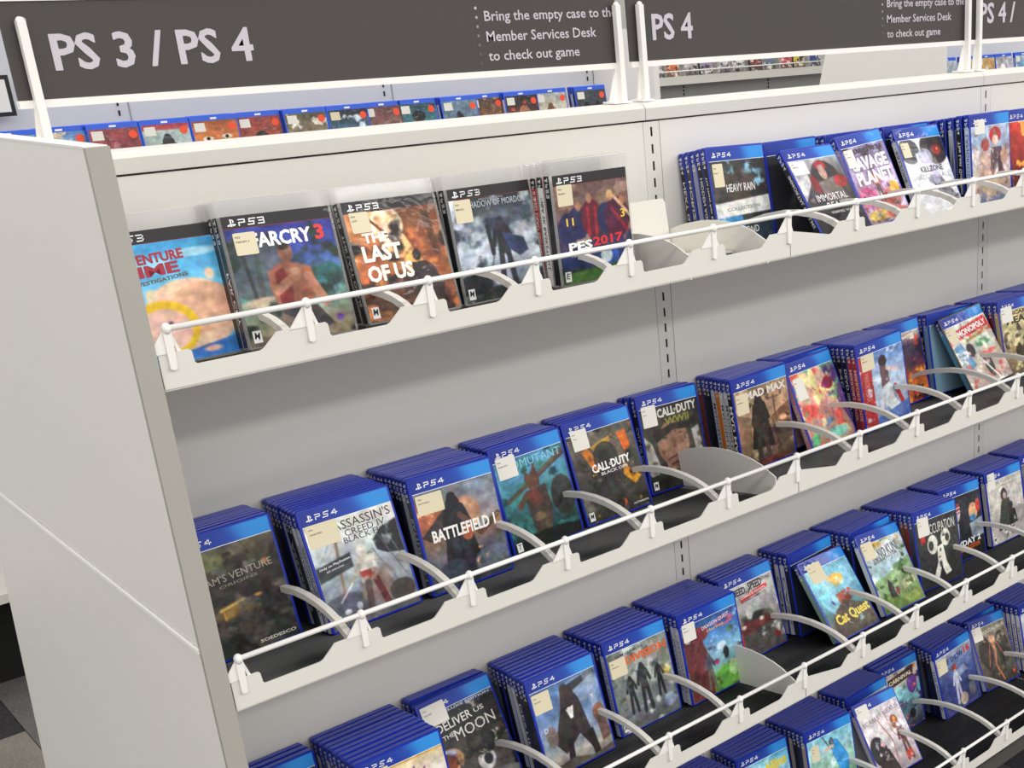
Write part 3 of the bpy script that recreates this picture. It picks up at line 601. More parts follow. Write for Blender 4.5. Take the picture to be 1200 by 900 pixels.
cv('savage', d='white block-letter planet cover', label='blue-cased game with big white block lettering over pink jungle, top shelf',
 art=[('G', '7a6f96', '8a80a4', '9a86a8', 'a46a90', 'a85a6a', '8a5a3c'), ('B', 'c9b8d0', 5, .52, .7), ('E', .2, .7, .22, .12, 'c24a86'), ('E', .72, .78, .22, .12, 'a84a3c'), ('E', .85, .68, .12, .1, 'd8a83c'), ('M', .5, .42, .35, 'c86a3c', '5a4a44'), ('E', .3, .92, .3, .07, 'b8a03c'), ('E', .7, .93, .3, .06, 'b0402c'), ('B', '4a2c34', 8, .6, .7), ('N', .2, 9)],
 texts=[('JOURNEY TO THE', .58, .19, .7, .075, '2a2630', 0, .06), ('SAVAGE', .52, .325, .84, .15, 'ece8ee', 0, .07), ('PLANET', .52, .49, .84, .15, 'ece8ee', 0, .07)], stk=(.03, .15, .2, .2, 'w', ['PS4', 'JOURNEY']), spine='b8a8c0')
cv('kill', d='white helmet soldier cover', label='blue-cased game with white cover, masked helmet with one red eye, top shelf',
 art=[('G', 'd6d8dc', 'e0e0e2', 'dcdce0', 'd8d8dc', 'c8c8cc', 'dcdcdc'), ('E', .75, .26, .32, .2, '3a3436'), ('E', .18, .26, .24, .16, '4a4a50'), ('E', .8, .28, .12, .07, '8a3a34'), ('E', .82, .27, .035, .025, 'f08a6a'), ('P', [(.3, .3), (.55, .28), (.62, .5), (.3, .48)], 'e2e2ea'), ('E', .5, .34, .18, .1, 'a8a8c4', .7), ('P', [(.45, .62), (.7, .58), (.95, .85), (.85, .95), (.6, .8)], '4a4c5a'), ('E', .52, .62, .12, .06, '5a5a78', .8), ('E', .6, .55, .1, .16, 'b0a8d0', .6), ('P', [(.75, .86), (.98, .82), (1, .95), (.8, .98)], '3a3c48'), ('N', .12, 9)],
 texts=[('KILLZONE', .56, .49, .52, .07, '33323a', 0, .03), ('SHADOW FALL', .5, .58, .9, .06, '9a9ca8', 0, .0)], spt=('KILLZONE', '3a3a44', .1, .06, .007), stk=(.03, .16, .18, .17, 'c', ['PS4', 'KILL']), spine='c8cad0', behind=[('121318', ('KILLING FLOOR', 'd0d0d4')), ('15161a',), ('1b1c30',)])
cv('lang', d='pastel anime group cover', label='blue-cased game with glossy pastel cover of red-haired anime group, top shelf right',
 art=[('G', 'a8b4cc', '9fb0cc', 'b8b4c4', 'c8bab0', 'b8a498', '7a8cb0'), ('E', .62, .24, .17, .1, 'b03438'), ('E', .62, .3, .09, .07, 'e0c0b0'), ('E', .35, .34, .12, .08, '9c4a44'), ('P', [(.5, .38), (.78, .38), (.85, .75), (.45, .75)], '5a4650'), ('P', [(.2, .42), (.45, .42), (.5, .8), (.15, .8)], 'c8a89c'), ('E', .85, .5, .12, .1, 'c29a8a'), ('E', .5, .8, .3, .15, 'd0b498', .8), ('B', 'e0d0c8', 9, .58, .7), ('B', '8a6a62', 9, .62, .6), ('N', .2, 10)],
 texts=[], spt=('LANGRISSER', '4a5a8a', .09, .09, .007), stk=(.1, .05, .25, .16, 'w', ['PS4', 'LANG']), spine='aebfd8', behind=[('131418', ('The Last Guardian', 'e0e0e0')), ('a8adb4', ('Z', '333')), ('1c2a4a',), ('121318',), ('dcdcdc',), ('33384a',)])
cv('redspine', d='game at right edge of top shelf', label='blue-cased game with bright red spine at the right picture edge, top shelf',
 art=[('G', 'c03a2c', '8a2a22', '3a1c1a'), ('B', 'e8a04c', 6, .55), ('N', .2, 8)], spine='d8402c', spt=('REDLINE', 'f4e8e0', .08, .08, .007), texts=[], behind=[('15161a', ('LEGO', 'e0e0e0')), ('d4452f', ('REMASTER', 'f4eae4')), ('1c1c20',), ('a8adb4',)])
cv('sam', d='dark cave cover', label='blue-cased game with dark stormy brown cover and tiny golden temple, second shelf leftmost',
 art=[('G', '6a6450', '4a463c', '3a3732', '34312e', '3c3a38', '3a3a38', '2a2c2c'), ('E', .3, .2, .3, .1, '7a7a52', .7), ('B', '55504a', 5, .55, .7), ('B', '26241f', 6, .58, .8), ('E', .85, .34, .05, .03, 'b8743c', .9), ('P', [(.3, .6), (.55, .56), (.6, .66), (.32, .7)], '8a7040'), ('L', [(.3, .62), (.56, .58)], .008, 'd8b468'), ('L', [(.33, .62), (.33, .7)], .005, 'c8a050'), ('L', [(.54, .59), (.56, .68)], .005, 'c8a050'), ('E', .7, .58, .06, .02, 'c89448'), ('E', .12, .66, .08, .02, 'd8a858'), ('E', .4, .66, .35, .05, '8a6a3a', .35), ('B', '6a6a66', 7, .64, .6), ('N', .25, 9)],
 texts=[("ADAM'S VENTURE", .5, .37, .84, .06, 'a09a8c', .06, -.0), ('ORIGINS', .55, .43, .4, .025, '7a766c', .06), ('SOEDESCO', .78, .95, .38, .026, 'd8d4cc', .02, .03)], spine='2a2824')
cv('ac', d='snowy hooded swordsman cover', label='blue-cased game with white-hooded swordsman before a black flag, second shelf',
 art=[('G', 'd4d4c8', 'c8ccc6', 'b4bcc0', '9aa4ac', '8f98a0', '7a8088', '6c6a6a'), ('L', [(.3, .2), (.22, .75)], .013, '8c7a64'), ('L', [(.0, .5), (.22, .3)], .006, '8fa4b4'), ('P', [(.68, .38), (.8, .3), (1, .26), (1, .55), (.8, .52), (.7, .47)], '2a2c30'), ('E', .83, .41, .05, .05, '8a8c90', .6), ('L', [(.75, .35), (.95, .75)], .004, '6a6c70'), ('L', [(.85, .35), (1, .7)], .004, '6a6c70'), ('L', [(.65, .45), (.85, .8)], .004, '6a6c70'), ('P', [(0, .47), (.4, .42), (.4, .54), (0, .6)], '3a3c42'), ('E', .2, .84, .3, .12, '5a5e68', .9),
  ('P', [(.46, .5), (.62, .46), (.72, .58), (.78, .8), (.6, .9), (.4, .82), (.42, .62)], '8a7a74'), ('E', .53, .44, .06, .07, 'd8d4d0'), ('P', [(.44, .48), (.66, .48), (.64, .62), (.46, .62)], 'c0b8b2'), ('P', [(.44, .6), (.64, .6), (.62, .67), (.46, .68)], '8c3a34'), ('L', [(.46, .55), (.33, .66)], .02, 'a09890'), ('L', [(.66, .55), (.8, .68)], .024, '8f8a88'), ('L', [(.33, .67), (.16, .79)], .006, 'e0e0e0'), ('L', [(.5, .7), (.46, .92)], .03, '5a4c4c'), ('L', [(.6, .7), (.66, .92)], .03, '6a3a36'), ('E', .85, .85, .16, .1, '4a423e'), ('E', .2, .88, .05, .03, 'd8dce0'), ('E', .34, .86, .04, .04, 'b8c4cc'), ('B', 'c9cfd4', 9, .66, .5), ('N', .18, 10)],
 texts=[("ASSASSIN'S", .63, .185, .66, .075, '2c2e34', .02, 0), ('CREED IV', .64, .26, .46, .055, '3a3c42', .02, .0), ('BLACK FLAG', .66, .315, .56, .05, '2c2e34', .02, .0), ('Only on PlayStation', .21, .475, .36, .026, 'd8d8d8', .12), ('60 minutes', .2, .51, .2, .018, 'c0c0c0', .12)],
 stk=(.02, .12, .34, .19, 'c', ['PS4', 'ASSASSINS']), spine='c8cace', spt=('ASSASSINS CREED IV', '33353a', .075, .1, .006), esrb='M', behind=[('d4d4d4', ('ASSASSINS CREED', '333333')), ('33363c',), ('1b1c20', ('ASSASSINS', 'd0d0d0')), ('c0c2c6',), ('22242a',)])
cv('bf', d='soldier with coat at dusk cover', label='blue-cased game with long-coated soldier against orange dusk, second shelf',
 art=[('G', '6f7480', '8a8078', 'b07a58', '8a6a5c', '66656e', '4c4e58', '3f4450'), ('P', [(.0, .2), (.35, .2), (.3, .45), (0, .5)], '9a5a40', .8), ('E', .75, .35, .3, .22, '8490a4', .7), ('P', [(.3, .32), (0, .5), (.1, .56), (.4, .42)], '3a3436', .9), ('E', .55, .4, .22, .16, 'c98a5c', .6), ('M', .44, .18, .82, '26262c', '33343c', 1), ('L', [(.5, .4), (.72, .6), (.88, .52)], .028, '5a4038'), ('L', [(.86, .54), (.97, .48)], .022, '4a3c34'), ('E', .55, .56, .08, .08, 'd87040', .7), ('E', .3, .85, .2, .1, '3a3f4a', .8), ('E', .8, .85, .25, .12, '6a7688', .7), ('B', 'e8b080', 9, .72, .9), ('N', .22, 9)],
 texts=[('BATTLEFIELD 1', .52, .52, .8, .105, 'f0eeea', .0, .05)], stk=(.02, .145, .32, .17, 'c', ['PS4', 'BATTLEFLD']), spine='4c4e52', spt=('BATTLEFIELD 1', 'a8a8a8', .07, .09, .008), behind=[('9a9ca0',), ('222530',), ('12131a',)])
cv('mutant', d='fox-eared creature in jungle cover', label='blue-cased game with furry armoured creature shouldering a rifle in jungle, second shelf',
 art=[('G', '4a86ac', '5a94b0', '4a8494', '356a70', '2c5658', '243c3c', '1c2828'), ('B', '3a7a74', 6, .52, .8), ('B', '1d4448', 6, .58, .9), ('L', [(.08, .5), (.98, .22)], .022, '4a4440'), ('L', [(.55, .34), (1, .18)], .016, '5a5450'), ('P', [(.36, .36), (.4, .26), (.44, .34), (.54, .22), (.57, .36), (.56, .44), (.4, .45)], '5c3c30'), ('E', .47, .38, .1, .07, '6a4638'), ('P', [(.34, .46), (.64, .44), (.66, .68), (.58, .88), (.36, .86), (.32, .6)], '463c34'), ('P', [(.36, .48), (.5, .44), (.56, .6), (.4, .64)], '6a3c30', .9), ('L', [(.34, .5), (.22, .58)], .03, '5a4236'), ('E', .85, .6, .18, .2, '33302e', .9), ('E', .5, .95, .6, .1, '1b2220'), ('E', .45, .72, .1, .05, '8a7a58', .5), ('E', .55, .82, .06, .05, '6a6450', .5), ('N', .25, 9)],
 texts=[('BIOMUTANT', .54, .19, .84, .075, '9ad0e4', .0, -.01)], stk=(.04, .09, .27, .2, 'w', ['PS4', 'BIOMUTANT']), spine='1d3438', esrb='T')
cv('bo', d='orange-smeared soldier cover', label='blue-cased shooter game with crouching soldier among orange smears, second shelf',
 art=[('G', '5a5650', '625c54', '4f4a44', '45413d', '403d3a', '33302e'), ('B', '7a746a', 6, .56, .6), ('P', [(.16, .3), (.26, .27), (.38, .45), (.36, .56), (.26, .5)], 'd8842c'), ('P', [(.74, .22), (.88, .2), (.9, .38), (.8, .42)], 'e0702c'), ('P', [(.3, .28), (.62, .22), (.6, .3), (.36, .34)], 'c8a03c'), ('P', [(.74, .5), (.8, .58), (.96, .7), (.84, .76), (.7, .64)], 'd8952c'), ('E', .56, .64, .05, .035, 'e0601c'), ('E', .24, .8, .05, .05, 'c8802c'), ('E', .58, .9, .08, .05, 'cc6a38'), ('E', .5, .42, .2, .17, '3a3734', .9), ('M', .48, .28, .5, '2e2c2b', '3a3836'), ('P', [(.35, .6), (.65, .6), (.6, .95), (.3, .95)], '33312f', .8), ('B', '262422', 7, .6, .8), ('B', 'b9852c', 9, .73, .8), ('N', .25, 9)],
 texts=[('CALL DUTY', .55, .49, .6, .085, 'f2f0ee', .02, .06), ('OF', .545, .49, .05, .03, 'f2f0ee', .02, .05), ('BLACK OPS', .58, .56, .42, .03, 'e8e6e4', .02, .02), ('ACTIVISION', .85, .95, .24, .018, 'e0e0e0')], stk=(.07, .08, .24, .2, 'w', ['PS4', 'CALL']), esrb='M', spine='2a2826')
cv('ww', d='grimy soldier face cover', label='blue-cased shooter game with close-up grimy face under a netted helmet, second shelf',
 art=[('G', '33322e', '3a3a34', '44423c', '4a453e', '3f3b37', '3a3632', '2a2826'), ('P', [(0, .4), (.12, .5), (.2, .75), (.1, .9), (0, .8)], 'a09e98'), ('P', [(.82, .45), (.95, .42), (.97, .75), (.85, .72)], '9a9a94'), ('P', [(.12, .38), (.3, .2), (.7, .16), (.88, .3), (.8, .42), (.5, .36), (.2, .46)], '4a4638'), ('E', .48, .54, .28, .24, '8a6a58'), ('P', [(.16, .4), (.5, .33), (.82, .36), (.8, .43), (.5, .4), (.2, .5)], '2f2c24'), ('E', .36, .47, .05, .014, '2a2420'), ('E', .62, .45, .05, .014, '2a2420'), ('E', .49, .56, .045, .06, '7a5a4a'), ('P', [(.3, .68), (.45, .6), (.66, .58), (.82, .72), (.8, .9), (.45, .92), (.34, .85)], '8c6c5a'), ('L', [(.36, .7), (.6, .66)], .008, '4a362c'), ('L', [(.4, .76), (.68, .72)], .008, '4a362c'), ('L', [(.46, .83), (.72, .8)], .008, '4a362c'), ('E', .12, .92, .25, .1, '26231f'), ('B', '3a322c', 8, .6, .6), ('N', .25, 10)],
 texts=[('CALL DUTY', .62, .2, .68, .095, 'd8d6d0', .02, .06), ('OF', .59, .2, .045, .03, 'd8d6d0', .02), ('WWII', .6, .3, .42, .075, '8a8a3c', .02, .04), ('ACTIVISION', .85, .94, .24, .018, 'e0e0e0')], stk=(.03, .1, .24, .22, 'w', ['PS4', 'CALL']), esrb='M', spine='1f1e1c', spt=('CALL OF DUTY', 'c8c8c8', .08, .08, .007))
cv('madmax', d='desert wanderer cover', label='blue-cased game with lone man in a sandy desert wreck, second shelf',
 art=[('G', '94806a', 'a88c70', 'b8967a', 'a8826a', '866a58', '6a5448', '54443c'), ('B', 'c8a888', 5, .56, .7), ('P', [(.62, .5), (1, .38), (1, .75), (.66, .72)], '7a5a44', .9), ('L', [(.7, .28), (.72, .6)], .01, '6a5444'), ('L', [(.6, .3), (.8, .3)], .008, '6a5444'), ('P', [(.55, .62), (.98, .6), (1, .8), (.5, .82)], '5a4a42', .9), ('M', .42, .2, .74, '2f2a28', '3f3834', 1), ('P', [(0, .35), (.25, .45), (.2, .8), (0, .9)], '7c6450', .8), ('E', .85, .55, .1, .04, 'e8b890', .8), ('B', '4a3a30', 8, .6, .7), ('E', .5, .97, .5, .05, '5c2c24', .8), ('N', .22, 9)],
 texts=[('MAD MAX', .58, .2, .76, .085, 'e4dcd0', 0, .06)], stk=(.02, .16, .22, .22, 'c', ['PS4', 'MAD MAX']), spine='121112', spt=('MAD MAX', 'f0eeea', .075, .1, .0075),
 behind=[('c8c8c6', ('MADDEN NFL', '44444a')), ('cfcfcc', ('MADDEN NFL', '44444a')), ('e07820',), ('c2c6cc', ('MADDEN NFL', '3a4a5a')), ('15171c',), ('1a2030',), ('7a2a22',)])
cv('toxic', d='candy-coloured monster swarm cover', label='blue-cased game with pastel red, green and purple swarming cover, tilted, second shelf',
 art=[('G', 'c8b0a0', 'd0a898', 'd49a8a', 'c48c80', 'b08a78', 'a08870'), ('P', [(.7, .13), (1, .13), (1, .9), (.85, .6)], '5a3c7a', .9), ('B', 'd85a50', 5, .5, .8), ('B', '5aa87a', 6, .56, .8), ('B', 'e8d8a0', 6, .6, .8), ('B', '4a80b0', 7, .64, .8), ('E', .75, .34, .12, .08, '8a2c34'), ('E', .45, .3, .08, .22, 'd8d490', .8), ('P', [(.05, .18), (.3, .15), (.2, .35), (.05, .4)], 'd8cc70', .9), ('E', .6, .9, .3, .07, '7ac0b0', .9), ('B', '8a3468', 7, .66, .8), ('N', .2, 10)], texts=[], stk=(.03, .18, .22, .25, 'w', ['PS4', 'X']), spine='d89a9a', spt=('VIDEO GAME', 'f0e8e0', .06, .07, .006), behind=[('c8a0a0',), ('1a1a1e',), ('24262c',)])
cv('mirror', d='running woman on red-striped cover', label='blue-cased game with running woman in white beside a red strip, second shelf',
 art=[('G', '5a7ab0', '8aa4cc', 'a8bcd8', 'b4c4d8', 'a4b0c4', '8494b4', '6a7cac'), ('P', [(0, .13), (.26, .13), (.26, 1), (0, 1)], 'a8393c'), ('E', .52, .26, .1, .08, '3a2c30'), ('P', [(.44, .3), (.62, .34), (.62, .56), (.44, .58)], '6a5458'), ('L', [(.6, .36), (.82, .42)], .024, 'c8b4b0'), ('P', [(.46, .56), (.62, .52), (.7, .72), (.9, .94), (.7, .95), (.45, .75)], 'd4d8e0'), ('L', [(.74, .6), (.86, .8)], .03, 'b0343c'), ('L', [(.5, .6), (.36, .84)], .035, 'c8ccd8'), ('P', [(.26, .9), (1, .8), (1, 1), (.26, 1)], '4a66a8', .8), ('B', 'e4eaf2', 7, .64, .7), ('N', .15, 9)],
 texts=[("MIRROR'S EDGE", .13, .5, .42, .085, 'd88a84', -1.57, .0), ], stk=(.06, .12, .28, .19, 'c', ['PS4', 'MIRRORS']), spine='a83034', spt=('MIRRORS EDGE', 'e0b8b4', .075, .1, .007), behind=[('a83a3c', ('MIRRORS EDGE', 'e0c8c4')), ('131418', ('DEAD ISLAND', 'd8d8d8')), ('141518', ('METRO', 'b8b8b8')), ('2c2c34',), ('d8dade',), ('101216',)])
cv('orangemon', d='orange flames and eyes cover', label='blue-cased game with purple and orange monster cover, half hidden, second shelf',
 art=[('G', 'c9bcae', '3a2a44', '4a2c44', '8a4638', 'b0662c', '9a3c24'), ('B', '2a1f34', 5, .54, .8), ('B', 'e09a3c', 6, .6, .8), ('E', .45, .35, .1, .05, '4a8a44'), ('B', 'c8402c', 7, .64, .8), ('N', .25, 9)], texts=[('M', .6, .19, .5, .08, 'e8d8c8', 0, .03)], spine='3a2a44')
cv('monop', d='red-banner board game cover', label='black-cased board game with red title banner and busy cartoon street, tilted, second shelf', black=True,
 art=[('G', 'c8d0cc', 'ccc4b0', 'b8c0b4', 'b4a89c', 'c0b0a4', 'a89890'), ('P', [(.2, .2), (.98, .14), (.98, .28), (.2, .34)], 'c23438'), ('P', [(.34, .35), (.78, .31), (.78, .36), (.34, .4)], 'b0a45c'), ('E', .35, .5, .1, .1, '2c2c30'), ('E', .68, .46, .2, .06, '4a8a60', .9), ('P', [(0, .4), (.2, .36), (.34, .7), (.1, .76)], '5a86b0', .9), ('E', .6, .76, .1, .18, '3a3a40'), ('B', 'c85a50', 8, .58, .7), ('B', 'e4ded0', 8, .58, .7), ('L', [(.45, .6), (.7, .95)], .015, 'e8e4dc'), ('N', .2, 10)],
 texts=[('MONOPOLY', .59, .24, .72, .08, 'f2ecea', .07, .05), ('family fun pack', .56, .355, .38, .028, '5a5028', .06)], stk=(.02, .14, .2, .2, 'c', ['PS4', 'MONO']), spine='5aa0c0', behind=[('8ab0c8',), ('101114', ('MEAN', 'c8a83c')), ('141518', ('MORTAL', 'd8d8d0')), ('0f1013',), ('7a9a2c',), ('18191d', ('MONSTER', 'e8e8e8')), ('1a5a8a',)])
cv('heats', d='sandy masked faces cover', label='blue-cased game with sandy-yellow cover of masked figures, second shelf right edge',
 art=[('G', 'b8a878', 'c8b888', 'b4a27a', 'a08c68', '8a7a5c', '6a6050'), ('E', .12, .5, .12, .12, '5a5040'), ('M', .45, .3, .6, '4a463c', '544a3c', 1), ('E', .85, .5, .12, .14, '4a4438'), ('B', 'd8cca0', 7, .58, .7), ('N', .25, 9)], texts=[('SCARE', .55, .17, .5, .05, '3a342c', 0, .05), ('HEATS', .55, .26, .8, .09, '26241f', 0, .06)], stk=(.03, .07, .3, .2, 'w', ['PS4', 'HEATS']), spine='a89a70')
cv('edge2', d='game at right edge of second shelf', label='blue-cased game cut off by the right picture edge, second shelf', art=[('G', '5a5a62', '33343a'), ('N', .2, 6)], spine='c0c0c4')
cv('d0', d='leftmost third-shelf game', label='blue-cased game just right of the end panel, third shelf', art=[('G', '3a4a5a', '22262c'), ('N', .3, 6)], spine='2c2c30')
cv('d1', d='white cover with gold line', label='blue-cased game with white cover, gold line and purple spiky plant, third shelf',
 art=[('G', 'd8c49a', 'dcd8d0', 'd4d0cc', 'c8c4c4', 'b8b4b8'), ('P', [(0, .125), (1, .125), (1, .145), (0, .145)], 'c8a04a'), ('E', .6, .4, .08, .1, '6a3a70'), ('L', [(.6, .4), (.5, .25)], .008, '6a3a70'), ('L', [(.6, .4), (.62, .22)], .008, '6a3a70'), ('L', [(.6, .4), (.74, .26)], .008, '6a3a70'), ('L', [(.6, .4), (.46, .36)], .008, '6a3a70'), ('L', [(.6, .4), (.78, .38)], .008, '6a3a70'), ('N', .08, 8)], stk=(.03, .1, .3, .2, 'c', ['PS4', 'GAME']), spine='c8c8cc', behind=[('c8cace',), ('2a2c30',), ('b8bac0',)])
cv('moon', d='grey astronaut cover', label='blue-cased game with grey astronaut on the moon, leaning, third shelf',
 art=[('G', '2a2a2e', '33302f', '45403c', '4a4542', '57524e', '6a6764', '55524f'), ('P', [(0, .125), (1, .125), (1, .17), (0, .17)], '3c4a68'), ('E', .16, .62, .2, .13, 'b8876a'), ('E', .12, .55, .18, .05, 'd8dcec'), ('E', .12, .58, .17, .03, '4a5aa0'), ('E', .14, .64, .13, .09, '7a4430'), ('E', .62, .76, .13, .11, 'd0ccc8'), ('E', .64, .76, .07, .065, '2c2c30'), ('E', .8, .58, .06, .07, 'c8c4bc'), ('E', .775, .57, .055, .065, '3c3834'), ('E', .5, .97, .6, .09, '8a8784', .8), ('B', '2e2c2b', 9, .58, .8), ('B', 'a8a5a2', 10, .68, .7), ('N', .25, 10)],
 texts=[('DELUXE EDITION', .6, .148, .7, .024, 'c0c4d0', 0), ('DELIVER', .38, .28, .5, .085, 'e0ddd8', .06, .02), ('US', .74, .265, .14, .045, 'e0ddd8', .06, .01), ('THE', .25, .39, .16, .045, 'e0ddd8', .06, .01), ('MOON', .62, .4, .58, .11, 'e0ddd8', .06, .0)], stk=(.02, .03, .32, .21, 'w', ['PS4', 'DELIVER']), spine='33302f', behind=[('2a2a2e',)])
cv('destiny', d='cloaked gunman cover', label='blue-cased game with cloaked helmeted gunman against blue sky, third shelf',
 art=[('G', '55719c', '5a7aa8', '6a86b0', '7c90ac', '8c97a8', 'a8a49a', '6a6864'), ('E', .7, .28, .35, .14, '8a9cb4', .8), ('P', [(.42, .2), (.95, .13), (.98, .17), (.55, .28)], '3c3e46'), ('P', [(.78, .13), (.96, .13), (.9, .6), (.84, .6)], '9aa4b4', .5), ('P', [(.42, .22), (.56, .2), (.66, .36), (.76, .84), (.7, .9), (.56, .7), (.3, .84), (.18, .7), (.36, .4)], '3a3334'), ('E', .48, .22, .075, .07, '4a3c38'), ('P', [(.44, .42), (.56, .4), (.52, .52), (.48, .52)], 'e4e2e0'), ('P', [(.36, .7), (.44, .72), (.4, .98), (.3, .98)], '2c282a'), ('P', [(.66, .7), (.76, .7), (.8, .97), (.7, .97)], '2c282a'), ('E', .9, .58, .1, .1, '8a6050'), ('P', [(.84, .6), (.98, .6), (1, .85), (.86, .88)], '6f5650'), ('E', .16, .62, .09, .12, '7a6a64', .9), ('P', [(0, .93), (.4, .9), (.7, .97), (1, .93), (1, 1), (0, 1)], '565048'), ('N', .2, 10)],
 texts=[('D', .1, .53, .05, .05, 'e8ecf2', 0, .0), ('T', .48, .43, .04, .05, 'e8ecf2', 0, .0), ('Y', .86, .4, .05, .05, 'e8ecf2', 0, .0)], stk=(.01, .15, .26, .2, 'c', ['PS4', 'DESTINY']), spine='23262c', behind=[('26282e',), ('2a2c32', ('DESTINY', 'c8c8cc')), ('c8cace',), ('b4b8be',), ('1a1b20',), ('15161a',)])
cv('division', d='three armed men in snow cover', label='blue-cased game with three armed figures in snowy street, orange title, third shelf',
 art=[('G', '8f938c', '9fa39c', 'a4a8a4', '8f9494', '7d8284', '6f7476', '5f6264'), ('P', [(0, .13), (.22, .13), (.2, .6), (0, .75)], '6a706c', .8), ('P', [(.78, .13), (1, .13), (1, .7), (.82, .6)], '7d8078', .8), ('E', .9, .52, .07, .06, 'b8902c'), ('B', 'c8ccc8', 7, .6, .6), ('M', .28, .42, .4, '26292c', '2c2f32'), ('M', .5, .33, .52, '2b2d30', '33363a'), ('M', .76, .4, .36, '292b2e', '2f3134'), ('E', .86, .85, .12, .08, '8ea0b8', .8), ('B', '54585a', 9, .6, .6), ('N', .22, 10)],
 texts=[("TOM CLANCY'S", .36, .175, .48, .028, '2a2a2c', .02, .02), ('THE', .22, .235, .1, .04, 'e0642c', .02, .03), ('DIVISION', .62, .255, .68, .085, 'e0642c', .02, .06)], stk=(.02, .2, .26, .19, 'c', ['PS4', 'DIVISION']), spine='c2c4c4', spt=('THE DIVISION', '55585c', .075, .1, .006), esrb='M', behind=[('24262a',), ('c8cace',)])
cv('dq', d='airborne fantasy adventure cover', label='blue-cased game with pink banner title over sky and green hills, third shelf',
 art=[('G', '3a5a9c', '4a78b4', '6a98c4', '8ab4cc', '7aa4a4', '6a9468', '5a8444'), ('E', .2, .28, .28, .1, '8a3a3c', .9), ('P', [(0, .24), (.3, .3), (.42, .6), (.4, 1), (0, 1)], '6a3c3c'), ('E', .75, .24, .2, .06, 'c8607a', .8), ('E', .72, .24, .13, .035, '3a5a9c', .9), ('E', .83, .36, .08, .04, '5a7a6a'), ('E', .64, .5, .1, .05, 'dce8ee', .7), ('E', .7, .6, .06, .08, '2c2c34'), ('P', [(.88, .6), (1, .66), (1, .92), (.9, .9)], 'a83c3c', .9), ('E', .68, .86, .26, .14, '6aa84a'), ('E', .8, .8, .1, .1, 'b8d0a0', .8), ('M', .38, .52, .4, '54586a', '6a6458'), ('E', .52, .66, .05, .04, 'a8408a'), ('B', '4a3434', 9, .62, .5), ('B', 'dfeaf0', 9, .68, .6), ('N', .2, 10)],
 texts=[('DRAGON QUEST', .6, .21, .5, .05, 'f0d8dc', .12, .02), ('Heroes', .58, .27, .3, .03, 'e8c04a', .08, .02)], stk=(.02, .1, .22, .2, 'w', ['PS4', 'DRAGON']), spine='c8c8cc', spt=('DRAGON QUEST', '444444', .075, .1, .006), behind=[('d0d2d6', ('DRAGON QUEST', '444444')), ('1c1e26',), ('20242c',)])
cv('nfs', d='grey racing car cover', label='blue-cased racing game with red and black car on grey cover, third shelf',
 art=[('G', 'b0aeac', 'b8b6b4', 'a8a6a6', '8c8a8a', '7a7878', '6a6868', '5a5858'), ('P', [(.3, .28), (.86, .22), (.86, .275), (.3, .335)], 'c03030'), ('E', .48, .6, .42, .12, '5a5654', .9), ('P', [(.15, .58), (.5, .5), (.8, .6), (.78, .7), (.2, .72)], '6a3a38'), ('E', .5, .54, .22, .05, '2c2c30'), ('E', .25, .62, .06, .03, 'e0d8d0'), ('E', .62, .6, .06, .03, 'd8d0c8'), ('P', [(0, .74), (1, .66), (1, 1), (0, 1)], '555250', .9), ('P', [(.06, .72), (.2, .7), (.2, .86), (.06, .88)], 'b8403c', .9), ('E', .86, .86, .06, .045, '8c2c2c'), ('B', 'c0bebc', 6, .64, .7), ('N', .2, 9)],
 texts=[('NEED', .3, .2, .26, .085, '33333a', .0, .05), ('FOR', .47, .24, .08, .03, '33333a', 0, .03), ('SPEED', .63, .185, .28, .095, '33333a', 0, .05), ('RIVALS', .86, .16, .18, .045, '33333a', 0, .02), ('COMPLETE EDITION', .56, .275, .5, .026, 'f0eeee', .06, .02), ('EDITION COMPLETE', .56, .325, .5, .02, '44444a', .06)], spine='8a8886', esrb='T')
cv('cat', d='orange round-headed hero cover', label='blue-cased game with turquoise cover and yellow rounded title, leaning far back, third shelf',
 art=[('G', '74b4cc', '84c0d4', '7ab8cc', '5a98b0', '5a7a7c', '6a6258', '5a5248'), ('E', .25, .45, .2, .25, '8accdc', .7), ('E', .55, .32, .2, .07, 'e8aa3c'), ('E', .56, .35, .17, .06, 'eeb850'), ('P', [(.4, .5), (.64, .48), (.7, .62), (.42, .64)], 'a84c34', .9), ('E', .72, .52, .06, .05, 'b85a3c'), ('E', .3, .56, .05, .05, '5a4a94'), ('P', [(.15, .72), (.5, .58), (.9, .72), (1, 1), (.05, 1)], '5e5248', .95), ('B', '9ed4e0', 6, .62, .7), ('N', .15, 9)],
 texts=[('Cat Quest', .56, .78, .8, .15, 'f0d858', .06, .06)], stk=(.1, .05, .32, .24, 'c', ['PS4', 'CAT QUEST']), spine='7a9c8c', behind=[('262a3a',), ('d8dade', ('CASE', '444444')), ('c8cacc', ('CARS', '444444')), ('1c1e24',), ('141518',)])
